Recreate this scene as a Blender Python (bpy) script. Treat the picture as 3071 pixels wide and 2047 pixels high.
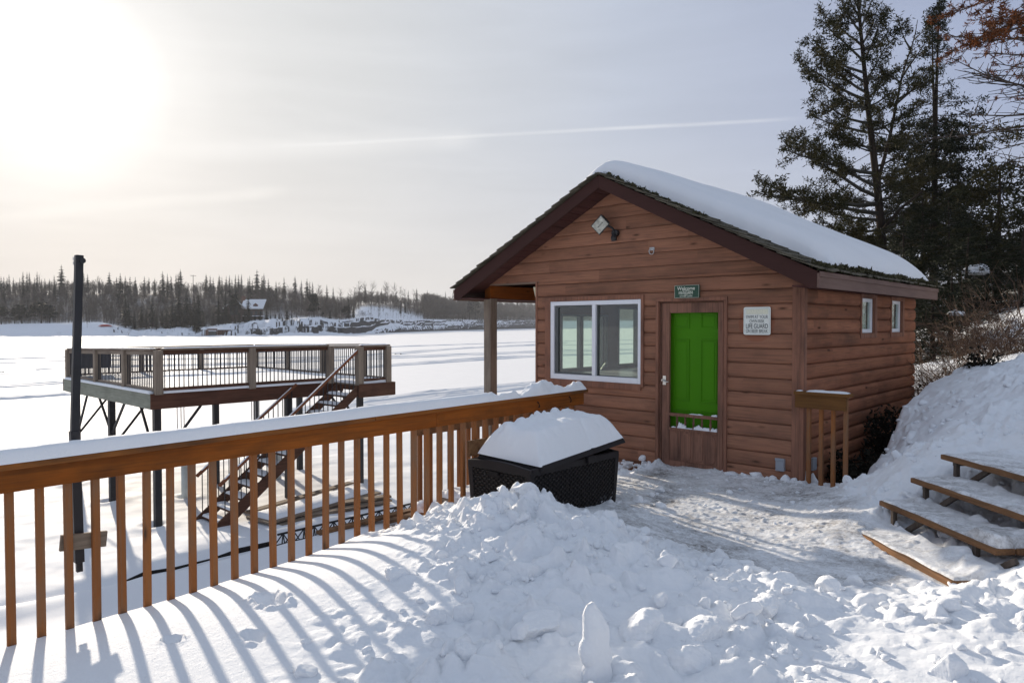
import bpy, math, random
import numpy as np
from mathutils import Vector

for o in list(bpy.data.objects):
    bpy.data.objects.remove(o)
SC = bpy.context.scene
COL = SC.collection
random.seed(7)
rng = np.random.default_rng(7)
R = math.radians

# ------------------------------------------------------------------ camera
CAM = np.array([3.0028, -7.8091, 1.7871])
YAW, PIT, FPX, PCX, PCY = -0.75551, -0.0232, 2120.83, 1535.5, 1023.5
FW = np.array([math.sin(YAW) * math.cos(PIT), math.cos(YAW) * math.cos(PIT), math.sin(PIT)])
RT = np.array([math.cos(YAW), -math.sin(YAW), 0.0])
UP = np.cross(RT, FW)


def ray(x, y):
    return FW + RT * (x - PCX) / FPX + UP * (PCY - y) / FPX


def atz(x, y, z):
    d = ray(x, y)
    return CAM + d * (z - CAM[2]) / d[2]


def aty(x, y, Y):
    d = ray(x, y)
    return CAM + d * (Y - CAM[1]) / d[1]


def atd(x, y, D):
    return CAM + ray(x, y) * D


cam = bpy.data.cameras.new('camera')
cam.sensor_width = 36.0
cam.lens = FPX / 3071 * 36.0
cam.clip_start = 0.05
cam.clip_end = 9000
co = bpy.data.objects.new('camera', cam)
COL.objects.link(co)
co.location = CAM
co.rotation_euler = Vector(FW).to_track_quat('-Z', 'Y').to_euler()
SC.camera = co
SC.render.resolution_x, SC.render.resolution_y = 1024, 682
SC.view_settings.view_transform = 'Standard'
SC.view_settings.look = 'None'
SC.view_settings.exposure = 0.3
SC.view_settings.gamma = 1.0
SC.cycles.max_bounces = 8
SC.cycles.diffuse_bounces = 4
SC.cycles.transparent_max_bounces = 12

# ------------------------------------------------------------------ node helper


class NT:
    def __init__(s, nt):
        s.nt = nt

    def n(s, t, props=None, **ins):
        nd = s.nt.nodes.new(t)
        for k, v in (props or {}).items():
            setattr(nd, k, v)
        for k, v in ins.items():
            s.set(nd, k, v)
        return nd

    def set(s, nd, k, v):
        if k.startswith('i') and k[1:].isdigit():
            sock = nd.inputs[int(k[1:])]
        else:
            sock = nd.inputs[k.replace('_', ' ')]
        if isinstance(v, bpy.types.NodeSocket):
            s.nt.links.new(v, sock)
        elif isinstance(v, bpy.types.Node):
            s.nt.links.new(v.outputs[0], sock)
        else:
            if hasattr(sock.default_value, '__len__') and len(sock.default_value) == 4 and len(v) == 3:
                v = (*v, 1)
            sock.default_value = v

    def math(s, op, a, b=0.0, c=0.0, clamp=False):
        nd = s.n('ShaderNodeMath', {'operation': op, 'use_clamp': clamp})
        s.set(nd, 'i0', a)
        s.set(nd, 'i1', b)
        s.set(nd, 'i2', c)
        return nd.outputs[0]

    def vmath(s, op, a, b=(0, 0, 0), out=0):
        nd = s.n('ShaderNodeVectorMath', {'operation': op})
        s.set(nd, 'i0', a)
        s.set(nd, 'i1', b)
        return nd.outputs['Value'] if op in ('DOT_PRODUCT', 'LENGTH', 'DISTANCE') else nd.outputs[0]

    def ramp(s, fac, stops, interp='LINEAR'):
        nd = s.n('ShaderNodeValToRGB')
        nd.color_ramp.interpolation = interp
        el = nd.color_ramp.elements
        while len(el) < len(stops):
            el.new(0.5)
        for e, (p, c) in zip(el, stops):
            e.position = p
            e.color = (*c, 1) if hasattr(c, '__len__') else (c, c, c, 1)
        s.set(nd, 'Fac', fac)
        return nd.outputs['Color']

    def mix(s, f, a, b, mode='MIX'):
        nd = s.n('ShaderNodeMix', {'data_type': 'RGBA', 'blend_type': mode, 'clamp_factor': True})
        s.set(nd, 'i0', f)
        s.set(nd, 'i6', a)
        s.set(nd, 'i7', b)
        return nd.outputs[2]

    def smooth(s, v, a, b):
        nd = s.n('ShaderNodeMapRange', {'interpolation_type': 'SMOOTHSTEP'})
        s.set(nd, 'i0', v)
        s.set(nd, 'i1', a)
        s.set(nd, 'i2', b)
        return nd.outputs[0]

    def noise(s, vec, scale, detail=4.0, rough=0.55, dist=0.0):
        nd = s.n('ShaderNodeTexNoise', None, Vector=vec, Scale=scale, Detail=detail, Roughness=rough, Distortion=dist)
        return nd.outputs['Fac']

    def scale(s, vec, sc, loc=(0, 0, 0)):
        nd = s.n('ShaderNodeMapping', None, Vector=vec, Scale=sc, Location=loc)
        return nd.outputs[0]


# ------------------------------------------------------------------ sky and sun
SUN = np.array(ray(165, 250))
SUN /= np.linalg.norm(SUN)
SUN_EL = math.asin(SUN[2])
SUN_AZ = math.atan2(SUN[0], SUN[1])
w = bpy.data.worlds.new('World')
SC.world = w
w.use_nodes = True
w.node_tree.nodes.clear()
g = NT(w.node_tree)
dirv = g.n('ShaderNodeTexCoord').outputs['Generated']
sd = g.vmath('DOT_PRODUCT', dirv, tuple(SUN))
sz = g.n('ShaderNodeSeparateXYZ', None, Vector=dirv).outputs[2]
body = g.ramp(g.math('MULTIPLY_ADD', sd, 0.5, 0.5), [
    (0.0, (.20, .235, .30)), (0.40, (.18, .215, .285)), (0.56, (.150, .188, .272)), (0.68, (.146, .180, .270)), (0.78, (.186, .214, .292)),
    (0.885, (.248, .274, .328)), (0.945, (.305, .320, .345)), (0.970, (.340, .348, .357)), (0.986, (.366, .371, .374)), (0.9935, (.405, .405, .403)), (0.998, (.47, .467, .46)), (1.0, (.58, .575, .56))])
# unseen sky overhead and behind, brightened to fill the shaded snow
body = g.mix(g.smooth(sz, .46, .80), body, (.20, .235, .295))
cream = g.ramp(g.math('MULTIPLY_ADD', sd, 0.5, 0.5), [
    (0.0, (.17, .195, .255)), (0.60, (.25, .268, .32)), (0.80, (.318, .330, .355)), (0.92, (.375, .362, .350)), (1.0, (.425, .396, .372))])
hz = g.ramp(sz, [(0.0, .92), (0.06, .80), (0.14, .45), (0.26, .12), (0.42, 0.0)])
sky = g.mix(hz, body, cream)
# thin veil of cirrus and two old condensation trails
cn = g.noise(g.scale(dirv, (2.0, 2.0, 16.0)), 1.6, 6, .6, .4)
sky = g.mix(1.0, sky, g.ramp(cn, [(0.3, .935), (0.7, 1.005)]), 'MULTIPLY')


def trail(p, q, wid, amt, lo, hi):
    a, b = np.array(ray(*p)), np.array(ray(*q))
    nrm = np.cross(a, b)
    nrm /= np.linalg.norm(nrm)
    a /= np.linalg.norm(a)
    t = b - a * (b @ a)
    t /= np.linalg.norm(t)
    d = g.math('ABSOLUTE', g.math('ADD', g.vmath('DOT_PRODUCT', dirv, tuple(nrm)), g.math('MULTIPLY', g.math('SUBTRACT', cn, .5), wid * .9)))
    m = g.smooth(d, wid, 0.0)
    al = g.vmath('DOT_PRODUCT', dirv, tuple(t))
    m = g.math('MULTIPLY', m, g.math('MULTIPLY', g.smooth(al, lo - .12, lo + .05), g.smooth(al, hi + .03, hi - .03)))
    m = g.math('MULTIPLY', m, g.ramp(g.noise(dirv, 9.0, 3), [(0.3, .5), (0.65, 1.0)]))
    return g.math('MULTIPLY', m, amt)


sky = g.mix(trail((600, 452), (2500, 350), .0040, .38, .15, .68), sky, (.45, .45, .455))
sky = g.mix(trail((600, 450), (1500, 415), .022, .30, .0, .34), sky, (.47, .465, .46))
sky = g.mix(trail((0, 650), (950, 560), .012, .35, .0, .30), sky, (.49, .478, .46))
sky = g.mix(1.0, sky, (1.75, 1.75, 1.75), 'MULTIPLY')
nish = g.n('ShaderNodeTexSky', {'sky_type': 'NISHITA', 'sun_disc': False, 'sun_elevation': SUN_EL, 'sun_rotation': SUN_AZ,
                               'air_density': 1.0, 'dust_density': 3.0})
nsc = g.mix(1.0, nish.outputs[0], (.10, .10, .10), 'MULTIPLY')
sky = g.mix(.012, sky, nsc)
bg = g.n('ShaderNodeBackground', None, Color=sky, Strength=1.0)
wo = g.n('ShaderNodeOutputWorld', None, Surface=bg.outputs[0])

sl = bpy.data.lights.new('sun', 'SUN')
sl.energy = 5.0
sl.angle = R(0.8)
sl.color = (1.0, .88, .72)
so = bpy.data.objects.new('sun', sl)
COL.objects.link(so)
so.rotation_euler = Vector(-SUN).to_track_quat('-Z', 'Y').to_euler()
so.location = (-30, 8, 30)

# ------------------------------------------------------------------ materials


def new_mat(name, rough=.7, spec=.3):
    m = bpy.data.materials.new(name)
    m.use_nodes = True
    m.node_tree.nodes.clear()
    k = NT(m.node_tree)
    b = k.n('ShaderNodeBsdfPrincipled')
    b.inputs['Roughness'].default_value = rough
    b.inputs['Specular IOR Level'].default_value = spec
    k.n('ShaderNodeOutputMaterial', None, Surface=b.outputs[0])
    return m, k, b


def bump(k, b, h, strength, dist):
    k.set(b, 'Normal', k.n('ShaderNodeBump', None, Height=h, Strength=strength, Distance=dist).outputs[0])


def objco(k, rand=True):
    v = k.n('ShaderNodeTexCoord').outputs['Object']
    if rand:
        r = k.n('ShaderNodeObjectInfo').outputs['Random']
        v = k.vmath('ADD', v, k.vmath('SCALE', k.n('ShaderNodeCombineXYZ', None, X=r, Y=r, Z=r).outputs[0]))
        v.node.inputs[1].default_value = (0, 0, 0)
        sc = v.node.inputs[1].links[0].from_node
        sc.inputs['Scale'].default_value = 37.0
    return v


def wood(name, ca, cb, cdark, axis='X', rough=.78, weather=.5, knots=.5, fine=1.0, board=None, stain=None):
    m, k, b = new_mat(name, rough, .07)
    v = objco(k)
    ax = 'XYZ'.index(axis)
    lo = [9.0] * 3
    lo[ax] = .55
    fi = [70.0] * 3
    fi[ax] = 2.2
    kn = [9.0] * 3
    kn[ax] = 2.6
    if board:  # separate boards stacked in z, each its own piece of timber, butted at random places
        z = k.n('ShaderNodeSeparateXYZ', None, Vector=k.n('ShaderNodeTexCoord').outputs['Object']).outputs
        row = k.math('FLOOR', k.math('DIVIDE', k.math('ADD', z[2], board[1]), board[0]))
        wn = k.n('ShaderNodeTexWhiteNoise', {'noise_dimensions': '1D'}, W=row)
        al = k.math('ADD', k.math('DIVIDE', z[ax], 2.35), k.math('MULTIPLY', wn.outputs['Value'], 7.0))
        seg = k.math('FLOOR', al)
        wn2 = k.n('ShaderNodeTexWhiteNoise', {'noise_dimensions': '2D'}, Vector=k.n('ShaderNodeCombineXYZ', None, X=row, Y=seg).outputs[0])
        v = k.vmath('ADD', v, k.vmath('MULTIPLY', wn2.outputs['Color'], (13, 13, 13)))
    n1 = k.noise(k.scale(v, lo), 1.0, 5, .6, .9)
    n2 = k.noise(k.scale(v, fi), 1.0, 3, .6, .3)
    n3 = k.noise(k.scale(v, [1.6 if i == ax else 3.5 for i in range(3)]), 1.0, 4, .6)
    c = k.mix(k.ramp(n1, [(0.3, 0.0), (0.7, 1.0)]), ca, cb)
    c = k.mix(k.ramp(n2, [(0.30, .55 * fine), (0.55, 0.0)]), c, cdark)
    c = k.mix(k.ramp(n3, [(0.46, 0.0), (0.74, weather)]), c, cdark)
    if board:
        c = k.mix(1.0, c, k.ramp(wn2.outputs['Value'], [(0.0, .82), (1.0, 1.12)]), 'MULTIPLY')
    if knots:
        vd = k.n('ShaderNodeTexVoronoi', {'feature': 'F1'}, Vector=k.scale(v, kn), Scale=1.0)
        kk = k.ramp(vd.outputs['Distance'], [(0.05, knots), (0.13, knots * .35), (0.2, 0.0)])
        kr = k.math('GREATER_THAN', k.n('ShaderNodeSeparateColor', None, Color=vd.outputs['Color']).outputs[0], .62)
        c = k.mix(k.math('MULTIPLY', kk, kr), c, [x * .35 for x in cdark])
    if stain:
        P, rad, col = stain
        d = k.vmath('DISTANCE', k.n('ShaderNodeTexCoord').outputs['Object'], P)
        c = k.mix(k.math('MULTIPLY', k.smooth(d, rad + .008, rad - .008), .55), c, col)
    k.set(b, 'Base Color', c)
    bump(k, b, k.math('ADD', n2, k.math('MULTIPLY', n1, .6)), .35, .004)
    return m


M = {}
ROW = .169
M['siding'] = wood('stained_log_siding', (.365, .176, .108), (.290, .138, .088), (.120, .070, .052), 'X', weather=.55, knots=.8, board=(ROW, 0.0),
                   stain=((1.403, -2.2, 1.81), .214, (.27, .095, .055)))
M['siding_side'] = wood('stained_log_siding_end', (.375, .158, .088), (.290, .118, .068), (.115, .062, .042), 'Y', weather=.7, knots=.9, board=(ROW, 0.0))
M['trim_x'] = wood('brown_trim_lengthwise', (.325, .156, .102), (.265, .128, .085), (.085, .052, .042), 'X', weather=.5, knots=.35)
M['trim'] = wood('brown_trim_upright', (.325, .156, .102), (.265, .128, .085), (.075, .048, .040), 'Z', weather=.6, knots=.35)
M['door_wood'] = wood('weathered_brown_door', (.320, .165, .112), (.25, .128, .09), (.060, .040, .034), 'Z', weather=.7, knots=.25)
M['fascia'] = wood('dark_maroon_fascia', (.062, .029, .025), (.052, .025, .022), (.040, .020, .018), 'X', weather=.25, knots=0, fine=.3, rough=.6)
M['eave'] = wood('grey_brown_eave_board', (.205, .135, .112), (.175, .112, .094), (.10, .064, .054), 'Y', weather=.35, knots=.15, fine=.5)
M['soffit'] = wood('dark_soffit', (.105, .045, .040), (.080, .036, .033), (.04, .02, .018), 'Y', weather=.2, knots=0)
M['shingle'] = wood('weathered_cedar_shake', (.17, .15, .115), (.10, .092, .072), (.035, .033, .024), 'X', weather=.8, knots=0)
M['cedar_y'] = wood('orange_cedar_board', (.295, .092, .018), (.215, .060, .011), (.085, .036, .014), 'Y', weather=.8, knots=.8)
M['cedar_cap'] = wood('worn_cedar_cap', (.30, .115, .030), (.20, .068, .018), (.065, .040, .026), 'Y', weather=.95, knots=.8)
M['cedar_x'] = wood('orange_cedar_short_board', (.22, .105, .036), (.15, .070, .025), (.09, .045, .02), 'X', weather=.5, knots=.6)
M['cedar_z'] = wood('orange_cedar_baluster', (.315, .124, .042), (.24, .090, .032), (.20, .13, .085), 'Z', weather=.95, knots=.9)
M['grey_z'] = wood('weathered_grey_post', (.30, .245, .195), (.235, .19, .15), (.10, .08, .065), 'Z', weather=.5, knots=.5)
M['grey_x'] = wood('weathered_grey_board', (.30, .245, .20), (.22, .18, .145), (.10, .08, .065), 'X', weather=.5, knots=.5)
M['grey_y'] = wood('weathered_grey_rail', (.30, .235, .18), (.22, .17, .13), (.10, .08, .06), 'Y', weather=.5, knots=.5)
M['rim_green'] = wood('lichen_grey_rim_board', (.30, .31, .26), (.24, .25, .205), (.13, .13, .105), 'X', weather=.6, knots=.3)
M['rim_brown'] = wood('dark_brown_rim_board', (.130, .062, .042), (.095, .045, .031), (.045, .024, .018), 'Y', weather=.5, knots=.3)
M['stair_brown'] = wood('dark_brown_stair', (.140, .072, .048), (.09, .045, .031), (.035, .020, .015), 'Y', weather=.7, knots=.3)
M['handrail'] = wood('reddish_handrail', (.27, .105, .055), (.20, .076, .040), (.085, .036, .022), 'Y', weather=.35, knots=.3)
M['step_edge'] = wood('worn_step_board', (.27, .15, .078), (.18, .09, .045), (.065, .042, .028), 'X', weather=.95, knots=.7)
M['step_post'] = wood('grey_step_post', (.15, .12, .10), (.10, .08, .066), (.045, .036, .03), 'Z', weather=.5, knots=.2)
M['bark'] = wood('tree_bark', (.050, .038, .030), (.032, .025, .021), (.014, .011, .010), 'Z', weather=.8, knots=0, rough=.95)
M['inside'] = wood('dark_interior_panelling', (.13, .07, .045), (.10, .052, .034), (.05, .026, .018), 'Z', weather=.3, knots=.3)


def plain(name, col, rough=.5, spec=.4, metal=0.0, var=.12, vscale=6.0, bmp=0.0):
    m, k, b = new_mat(name, rough, spec)
    v = objco(k)
    n = k.noise(v, vscale, 5, .6)
    k.set(b, 'Base Color', k.mix(1.0, col, k.ramp(n, [(0.25, 1 - var), (0.75, 1 + var)]), 'MULTIPLY'))
    b.inputs['Metallic'].default_value = metal
    if bmp:
        bump(k, b, k.noise(v, vscale * 12, 3), bmp, .002)
    return m


M['black_metal'] = plain('black_painted_steel', (.018, .018, .022), .5, .35, var=.35, vscale=4)
M['vinyl'] = plain('white_vinyl', (.80, .82, .86), .35, .4, var=.04)
M['dark_frame'] = plain('dark_sash_frame', (.10, .11, .11), .5)
M['green'] = plain('green_door_paint', (.062, .235, .004), .5, .12, var=.05, vscale=2)
M['sign_green'] = plain('dark_green_sign_board', (.022, .070, .042), .5, var=.1)
M['sign_white'] = plain('white_sign_plate', (.82, .84, .78), .4, var=.05, vscale=9)
M['sign_yellow'] = plain('faded_yellow_band', (.76, .76, .62), .45, var=.06)
M['sign_cream'] = plain('faded_cream_letter', (.86, .85, .68), .45, var=.03)
M['sign_grey'] = plain('grey_letter', (.09, .10, .10), .5, var=.1)
M['sign_teal'] = plain('grey_green_line', (.30, .38, .36), .5, var=.05)
M['letter_cream'] = plain('cream_letter', (.74, .76, .64), .5, var=.05)
M['grey_plastic'] = plain('grey_outlet_plastic', (.30, .32, .36), .5, var=.05)
M['blind'] = plain('pale_frosted_blind', (.52, .54, .47), .6, var=.35, vscale=9)
M['chrome'] = plain('bright_metal', (.70, .68, .62), .25, .5, metal=.9, var=.05)
M['galv'] = plain('galvanised_metal', (.55, .56, .56), .4, .5, metal=.3, var=.1)
M['lamp_black'] = plain('black_lamp_housing', (.02, .02, .022), .45, .4, var=.2)
M['lamp_face'] = plain('lamp_reflector', (.36, .37, .34), .25, .6, metal=.6, var=.6, vscale=14)
M['lamp_cream'] = plain('cream_lamp_housing', (.66, .60, .42), .5, var=.05)
M['counter'] = plain('grey_violet_counter', (.46, .43, .50), .3, .5, var=.12, vscale=3)
M['red'] = plain('faded_red_hull', (.40, .035, .03), .5, var=.15)
M['navy'] = plain('dark_navy_panel', (.02, .024, .045), .5, var=.2)
M['pole_grey'] = plain('pale_grey_pipe', (.48, .52, .52), .5, var=.1)
M['rope'] = plain('white_cable', (.62, .62, .62), .6, var=.05)
M['charcoal'] = plain('dark_gap', (.02, .018, .018), .9, .1, var=.2)
M['brick'] = plain('brown_brick', (.14, .07, .05), .8, var=.3, vscale=2)
M['house_wall'] = plain('dark_timber_wall', (.060, .038, .028), .8, var=.3, vscale=1)
M['dark_glass'] = plain('dark_window_glass', (.02, .026, .03), .08, .6, var=.1)
M['moss'] = plain('roof_moss', (.060, .055, .030), .95, .1, var=.5, vscale=14)


def snow(name, colr=(.87, .885, .91), bs=.25, coarse=22.0, packed=False):
    m, k, b = new_mat(name, .75, .18)
    v = k.n('ShaderNodeTexCoord').outputs['Object']
    n1 = k.noise(v, coarse, 5, .62)
    n2 = k.noise(v, coarse * 7, 3, .6)
    n0 = k.noise(v, 1.1, 3, .5)
    c = k.mix(k.ramp(n0, [(0.35, 0.0), (0.7, 1.0)]), colr, [x * .965 for x in colr])
    h = k.math('ADD', n1, k.math('MULTIPLY', n2, .45))
    if packed:  # trodden ice and deck showing through along the walked path, stored per vertex
        a = k.n('ShaderNodeAttribute', {'attribute_name': 'packed'}).outputs['Fac']
        st = k.noise(k.scale(v, (1.4, 3.6, 2.0)), 1.5, 7, .72, 1.2)
        st2 = k.noise(v, 26.0, 5, .7, .8)
        pt = k.ramp(k.noise(v, 1.5, 4, .6, .5), [(0.34, .25), (0.60, 1.0)])
        f = k.math('MULTIPLY', k.math('MULTIPLY', a, pt), k.ramp(k.math('ADD', k.math('MULTIPLY', st, .55), k.math('MULTIPLY', st2, .45)), [(0.40, 0.0), (0.50, .45), (0.61, .96)]))
        c = k.mix(f, c, (.175, .155, .142))
        nd = a.node.inputs
        dk = k.n('ShaderNodeAttribute', {'attribute_name': 'trench_dark'}).outputs['Fac']
        c = k.mix(dk, c, (.03, .022, .016))  # near-black tone along the trench beside the side wall
        h = k.math('ADD', h, k.math('MULTIPLY', k.math('MULTIPLY', st2, a), .9))
    k.set(b, 'Base Color', c)
    b.inputs['Subsurface Weight'].default_value = 0.0
    bump(k, b, h, bs, .02)
    return m


M['snow'] = snow('settled_snow', (.78, .79, .815), bs=.14)
M['snow_heap'] = snow('shovelled_snow', bs=.45, coarse=38, packed=True)
M['snow_lump'] = snow('broken_snow', bs=.42, coarse=38)
M['snow_lake'] = snow('wind_packed_snow', (.80, .80, .81), .22, 1.2)


def tuft_mat(name, ca, cb, sc=1.5):
    m, k, b = new_mat(name, .8, .12)
    v = k.n('ShaderNodeTexCoord').outputs['Object']
    n = k.noise(v, sc, 4, .6)
    k.set(b, 'Base Color', k.mix(k.ramp(n, [(0.36, 0.0), (0.64, 1.0)]), ca, cb))
    return m


M['needles'] = tuft_mat('pine_needles', (.020, .024, .010), (.048, .040, .015))
M['needles_dark'] = tuft_mat('spruce_needles', (.012, .017, .010), (.024, .026, .012))
M['needles_orange'] = tuft_mat('dead_orange_needles', (.17, .055, .016), (.085, .032, .014), 3)
M['needles_far'] = tuft_mat('far_spruce_needles', (.012, .015, .011), (.022, .023, .016), .2)
M['twig'] = tuft_mat('bare_twig', (.040, .032, .027), (.060, .046, .037))
M['twig_grey'] = tuft_mat('lichen_twig', (.070, .069, .060), (.038, .035, .030))
M['brush'] = tuft_mat('brown_brush_stem', (.135, .088, .062), (.085, .060, .048), 4)
M['bare_far'] = tuft_mat('far_bare_branches', (.135, .114, .098), (.090, .076, .066), .15)
M['birch_far'] = tuft_mat('far_birch_bark', (.34, .32, .30), (.22, .20, .19), .3)
M['juniper'] = tuft_mat('dark_shrub_leaves', (.012, .012, .010), (.022, .019, .013), 9)

mm, kk_, bb = new_mat('tinted_window_glass', .02, .5)
kk_.nt.nodes.remove(bb)
tr = kk_.n('ShaderNodeBsdfTransparent', None, Color=(.90, .955, .905, 1))
gl = kk_.n('ShaderNodeBsdfGlossy', None, Color=(.9, .9, .95, 1), Roughness=.02)
fr = kk_.n('ShaderNodeLayerWeight', None, Blend=.5)
mx = kk_.n('ShaderNodeMixShader', None, i0=kk_.math('MULTIPLY_ADD', kk_.math('POWER', fr.outputs[1], 4.0), .55, .07), i1=tr.outputs[0], i2=gl.outputs[0])
kk_.nt.links.new(mx.outputs[0], [n for n in kk_.nt.nodes if n.type == 'OUTPUT_MATERIAL'][0].inputs[0])
M['glass'] = mm

# rock: bare where steep, snow where flat
mm, k, b = new_mat('snowy_rock', .9, .15)
v = k.n('ShaderNodeTexCoord').outputs['Object']
nz = k.n('ShaderNodeSeparateXYZ', None, Vector=k.n('ShaderNodeNewGeometry').outputs['True Normal']).outputs[2]
n1 = k.noise(v, .35, 5, .65)
rk = k.mix(k.ramp(k.noise(v, .9, 5, .7), [(.3, 0.0), (.7, 1.0)]), (.035, .034, .034), (.085, .082, .080))
f = k.smooth(k.math('ADD', nz, k.math('MULTIPLY', k.math('SUBTRACT', n1, .5), .7)), .38, .48)
wd = k.n('ShaderNodeAttribute', {'attribute_name': 'woods_shade'}).outputs['Fac']
sn = k.mix(k.math('MULTIPLY', wd, k.ramp(k.noise(v, .12, 4, .6), [(.42, .92), (.62, .62)])), (.78, .80, .84), (.150, .122, .100))  # brown mixed into the snow for the shade under the far woods
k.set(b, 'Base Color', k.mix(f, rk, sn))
bump(k, b, n1, .4, .5)
M['rock'] = mm

# woven resin wicker, with specks of snow blown into it
mm, k, b = new_mat('dark_woven_resin', .55, .15)
v = k.n('ShaderNodeTexCoord').outputs['Object']
xyz = k.n('ShaderNodeSeparateXYZ', None, Vector=v).outputs
al = k.math('ADD', xyz[0], xyz[1])
cu = k.math('SINE', k.math('MULTIPLY', al, 2 * math.pi / .060))
cv = k.math('SINE', k.math('MULTIPLY', xyz[2], 2 * math.pi / .044))
wv = k.math('MULTIPLY', cu, cv)
n = k.noise(v, 5, 4)
sp = k.noise(v, 42.0, 3, .7)
spot = k.math('MULTIPLY', k.smooth(sp, .565, .59), k.smooth(k.math('ADD', k.noise(v, 4.0, 3), k.math('MULTIPLY', xyz[2], -.35)), .42, .58))
spot = k.math('MULTIPLY', spot, k.smooth(xyz[0], .30, .33))
c = k.mix(k.ramp(wv, [(0.2, 0.0), (0.8, 1.0)]), (.005, .004, .004), (.036, .029, .028))
k.set(b, 'Base Color', k.mix(spot, c, (.8, .82, .86)))
bump(k, b, k.math('ADD', wv, k.math('MULTIPLY', cu, .3)), 1.0, .008)
M['wicker'] = mm
M['resin'] = plain('dark_resin', (.017, .014, .015), .5, .2, var=.25, vscale=3)

# ------------------------------------------------------------------ object helpers
WL = {}


def tag(o, label=None, cat=None, group=None, kind=None):
    if label:
        o['label'] = label
    if cat:
        o['category'] = cat
    if group:
        o['group'] = group
    if kind:
        o['kind'] = kind
    return o


def thing(name, label, cat, loc=(0, 0, 0), group=None):
    o = bpy.data.objects.new(name, None)
    o.empty_display_size = .2
    COL.objects.link(o)
    o.location = loc
    WL[o.name] = np.array(loc, float)
    return tag(o, label, cat, group)


def link(name, me, parent=None, loc=(0, 0, 0)):
    o = bpy.data.objects.new(name, me)
    COL.objects.link(o)
    loc = np.array(loc, float)
    if parent is not None:
        o.parent = parent
        o.location = loc - WL[parent.name]
    else:
        o.location = loc
    WL[o.name] = loc
    return o


def npmesh(name, V, F, mats, mi=None, smooth=False):
    """V (n,3); F list of equal-length index arrays or one (m,k) array"""
    me = bpy.data.meshes.new(name)
    V = np.asarray(V, np.float32)
    blocks = [np.asarray(F, np.int32)] if isinstance(F, np.ndarray) else [np.asarray(b, np.int32) for b in F if len(b)]
    nl = sum(b.size for b in blocks)
    nf = sum(len(b) for b in blocks)
    me.vertices.add(len(V))
    me.vertices.foreach_set('co', V.ravel())
    me.loops.add(nl)
    me.loops.foreach_set('vertex_index', np.concatenate([b.ravel() for b in blocks]))
    me.polygons.add(nf)
    tot = np.concatenate([np.full(len(b), b.shape[1], np.int32) for b in blocks])
    st = np.concatenate([[0], np.cumsum(tot)[:-1]]).astype(np.int32)
    me.polygons.foreach_set('loop_start', st)
    if mi is not None:
        me.polygons.foreach_set('material_index', np.asarray(mi, np.int32))
    if smooth:
        me.polygons.foreach_set('use_smooth', np.ones(nf, bool))
    for m in (mats if isinstance(mats, (list, tuple)) else [mats]):
        me.materials.append(m)
    me.update(calc_edges=True)
    me.validate()
    return me


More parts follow.
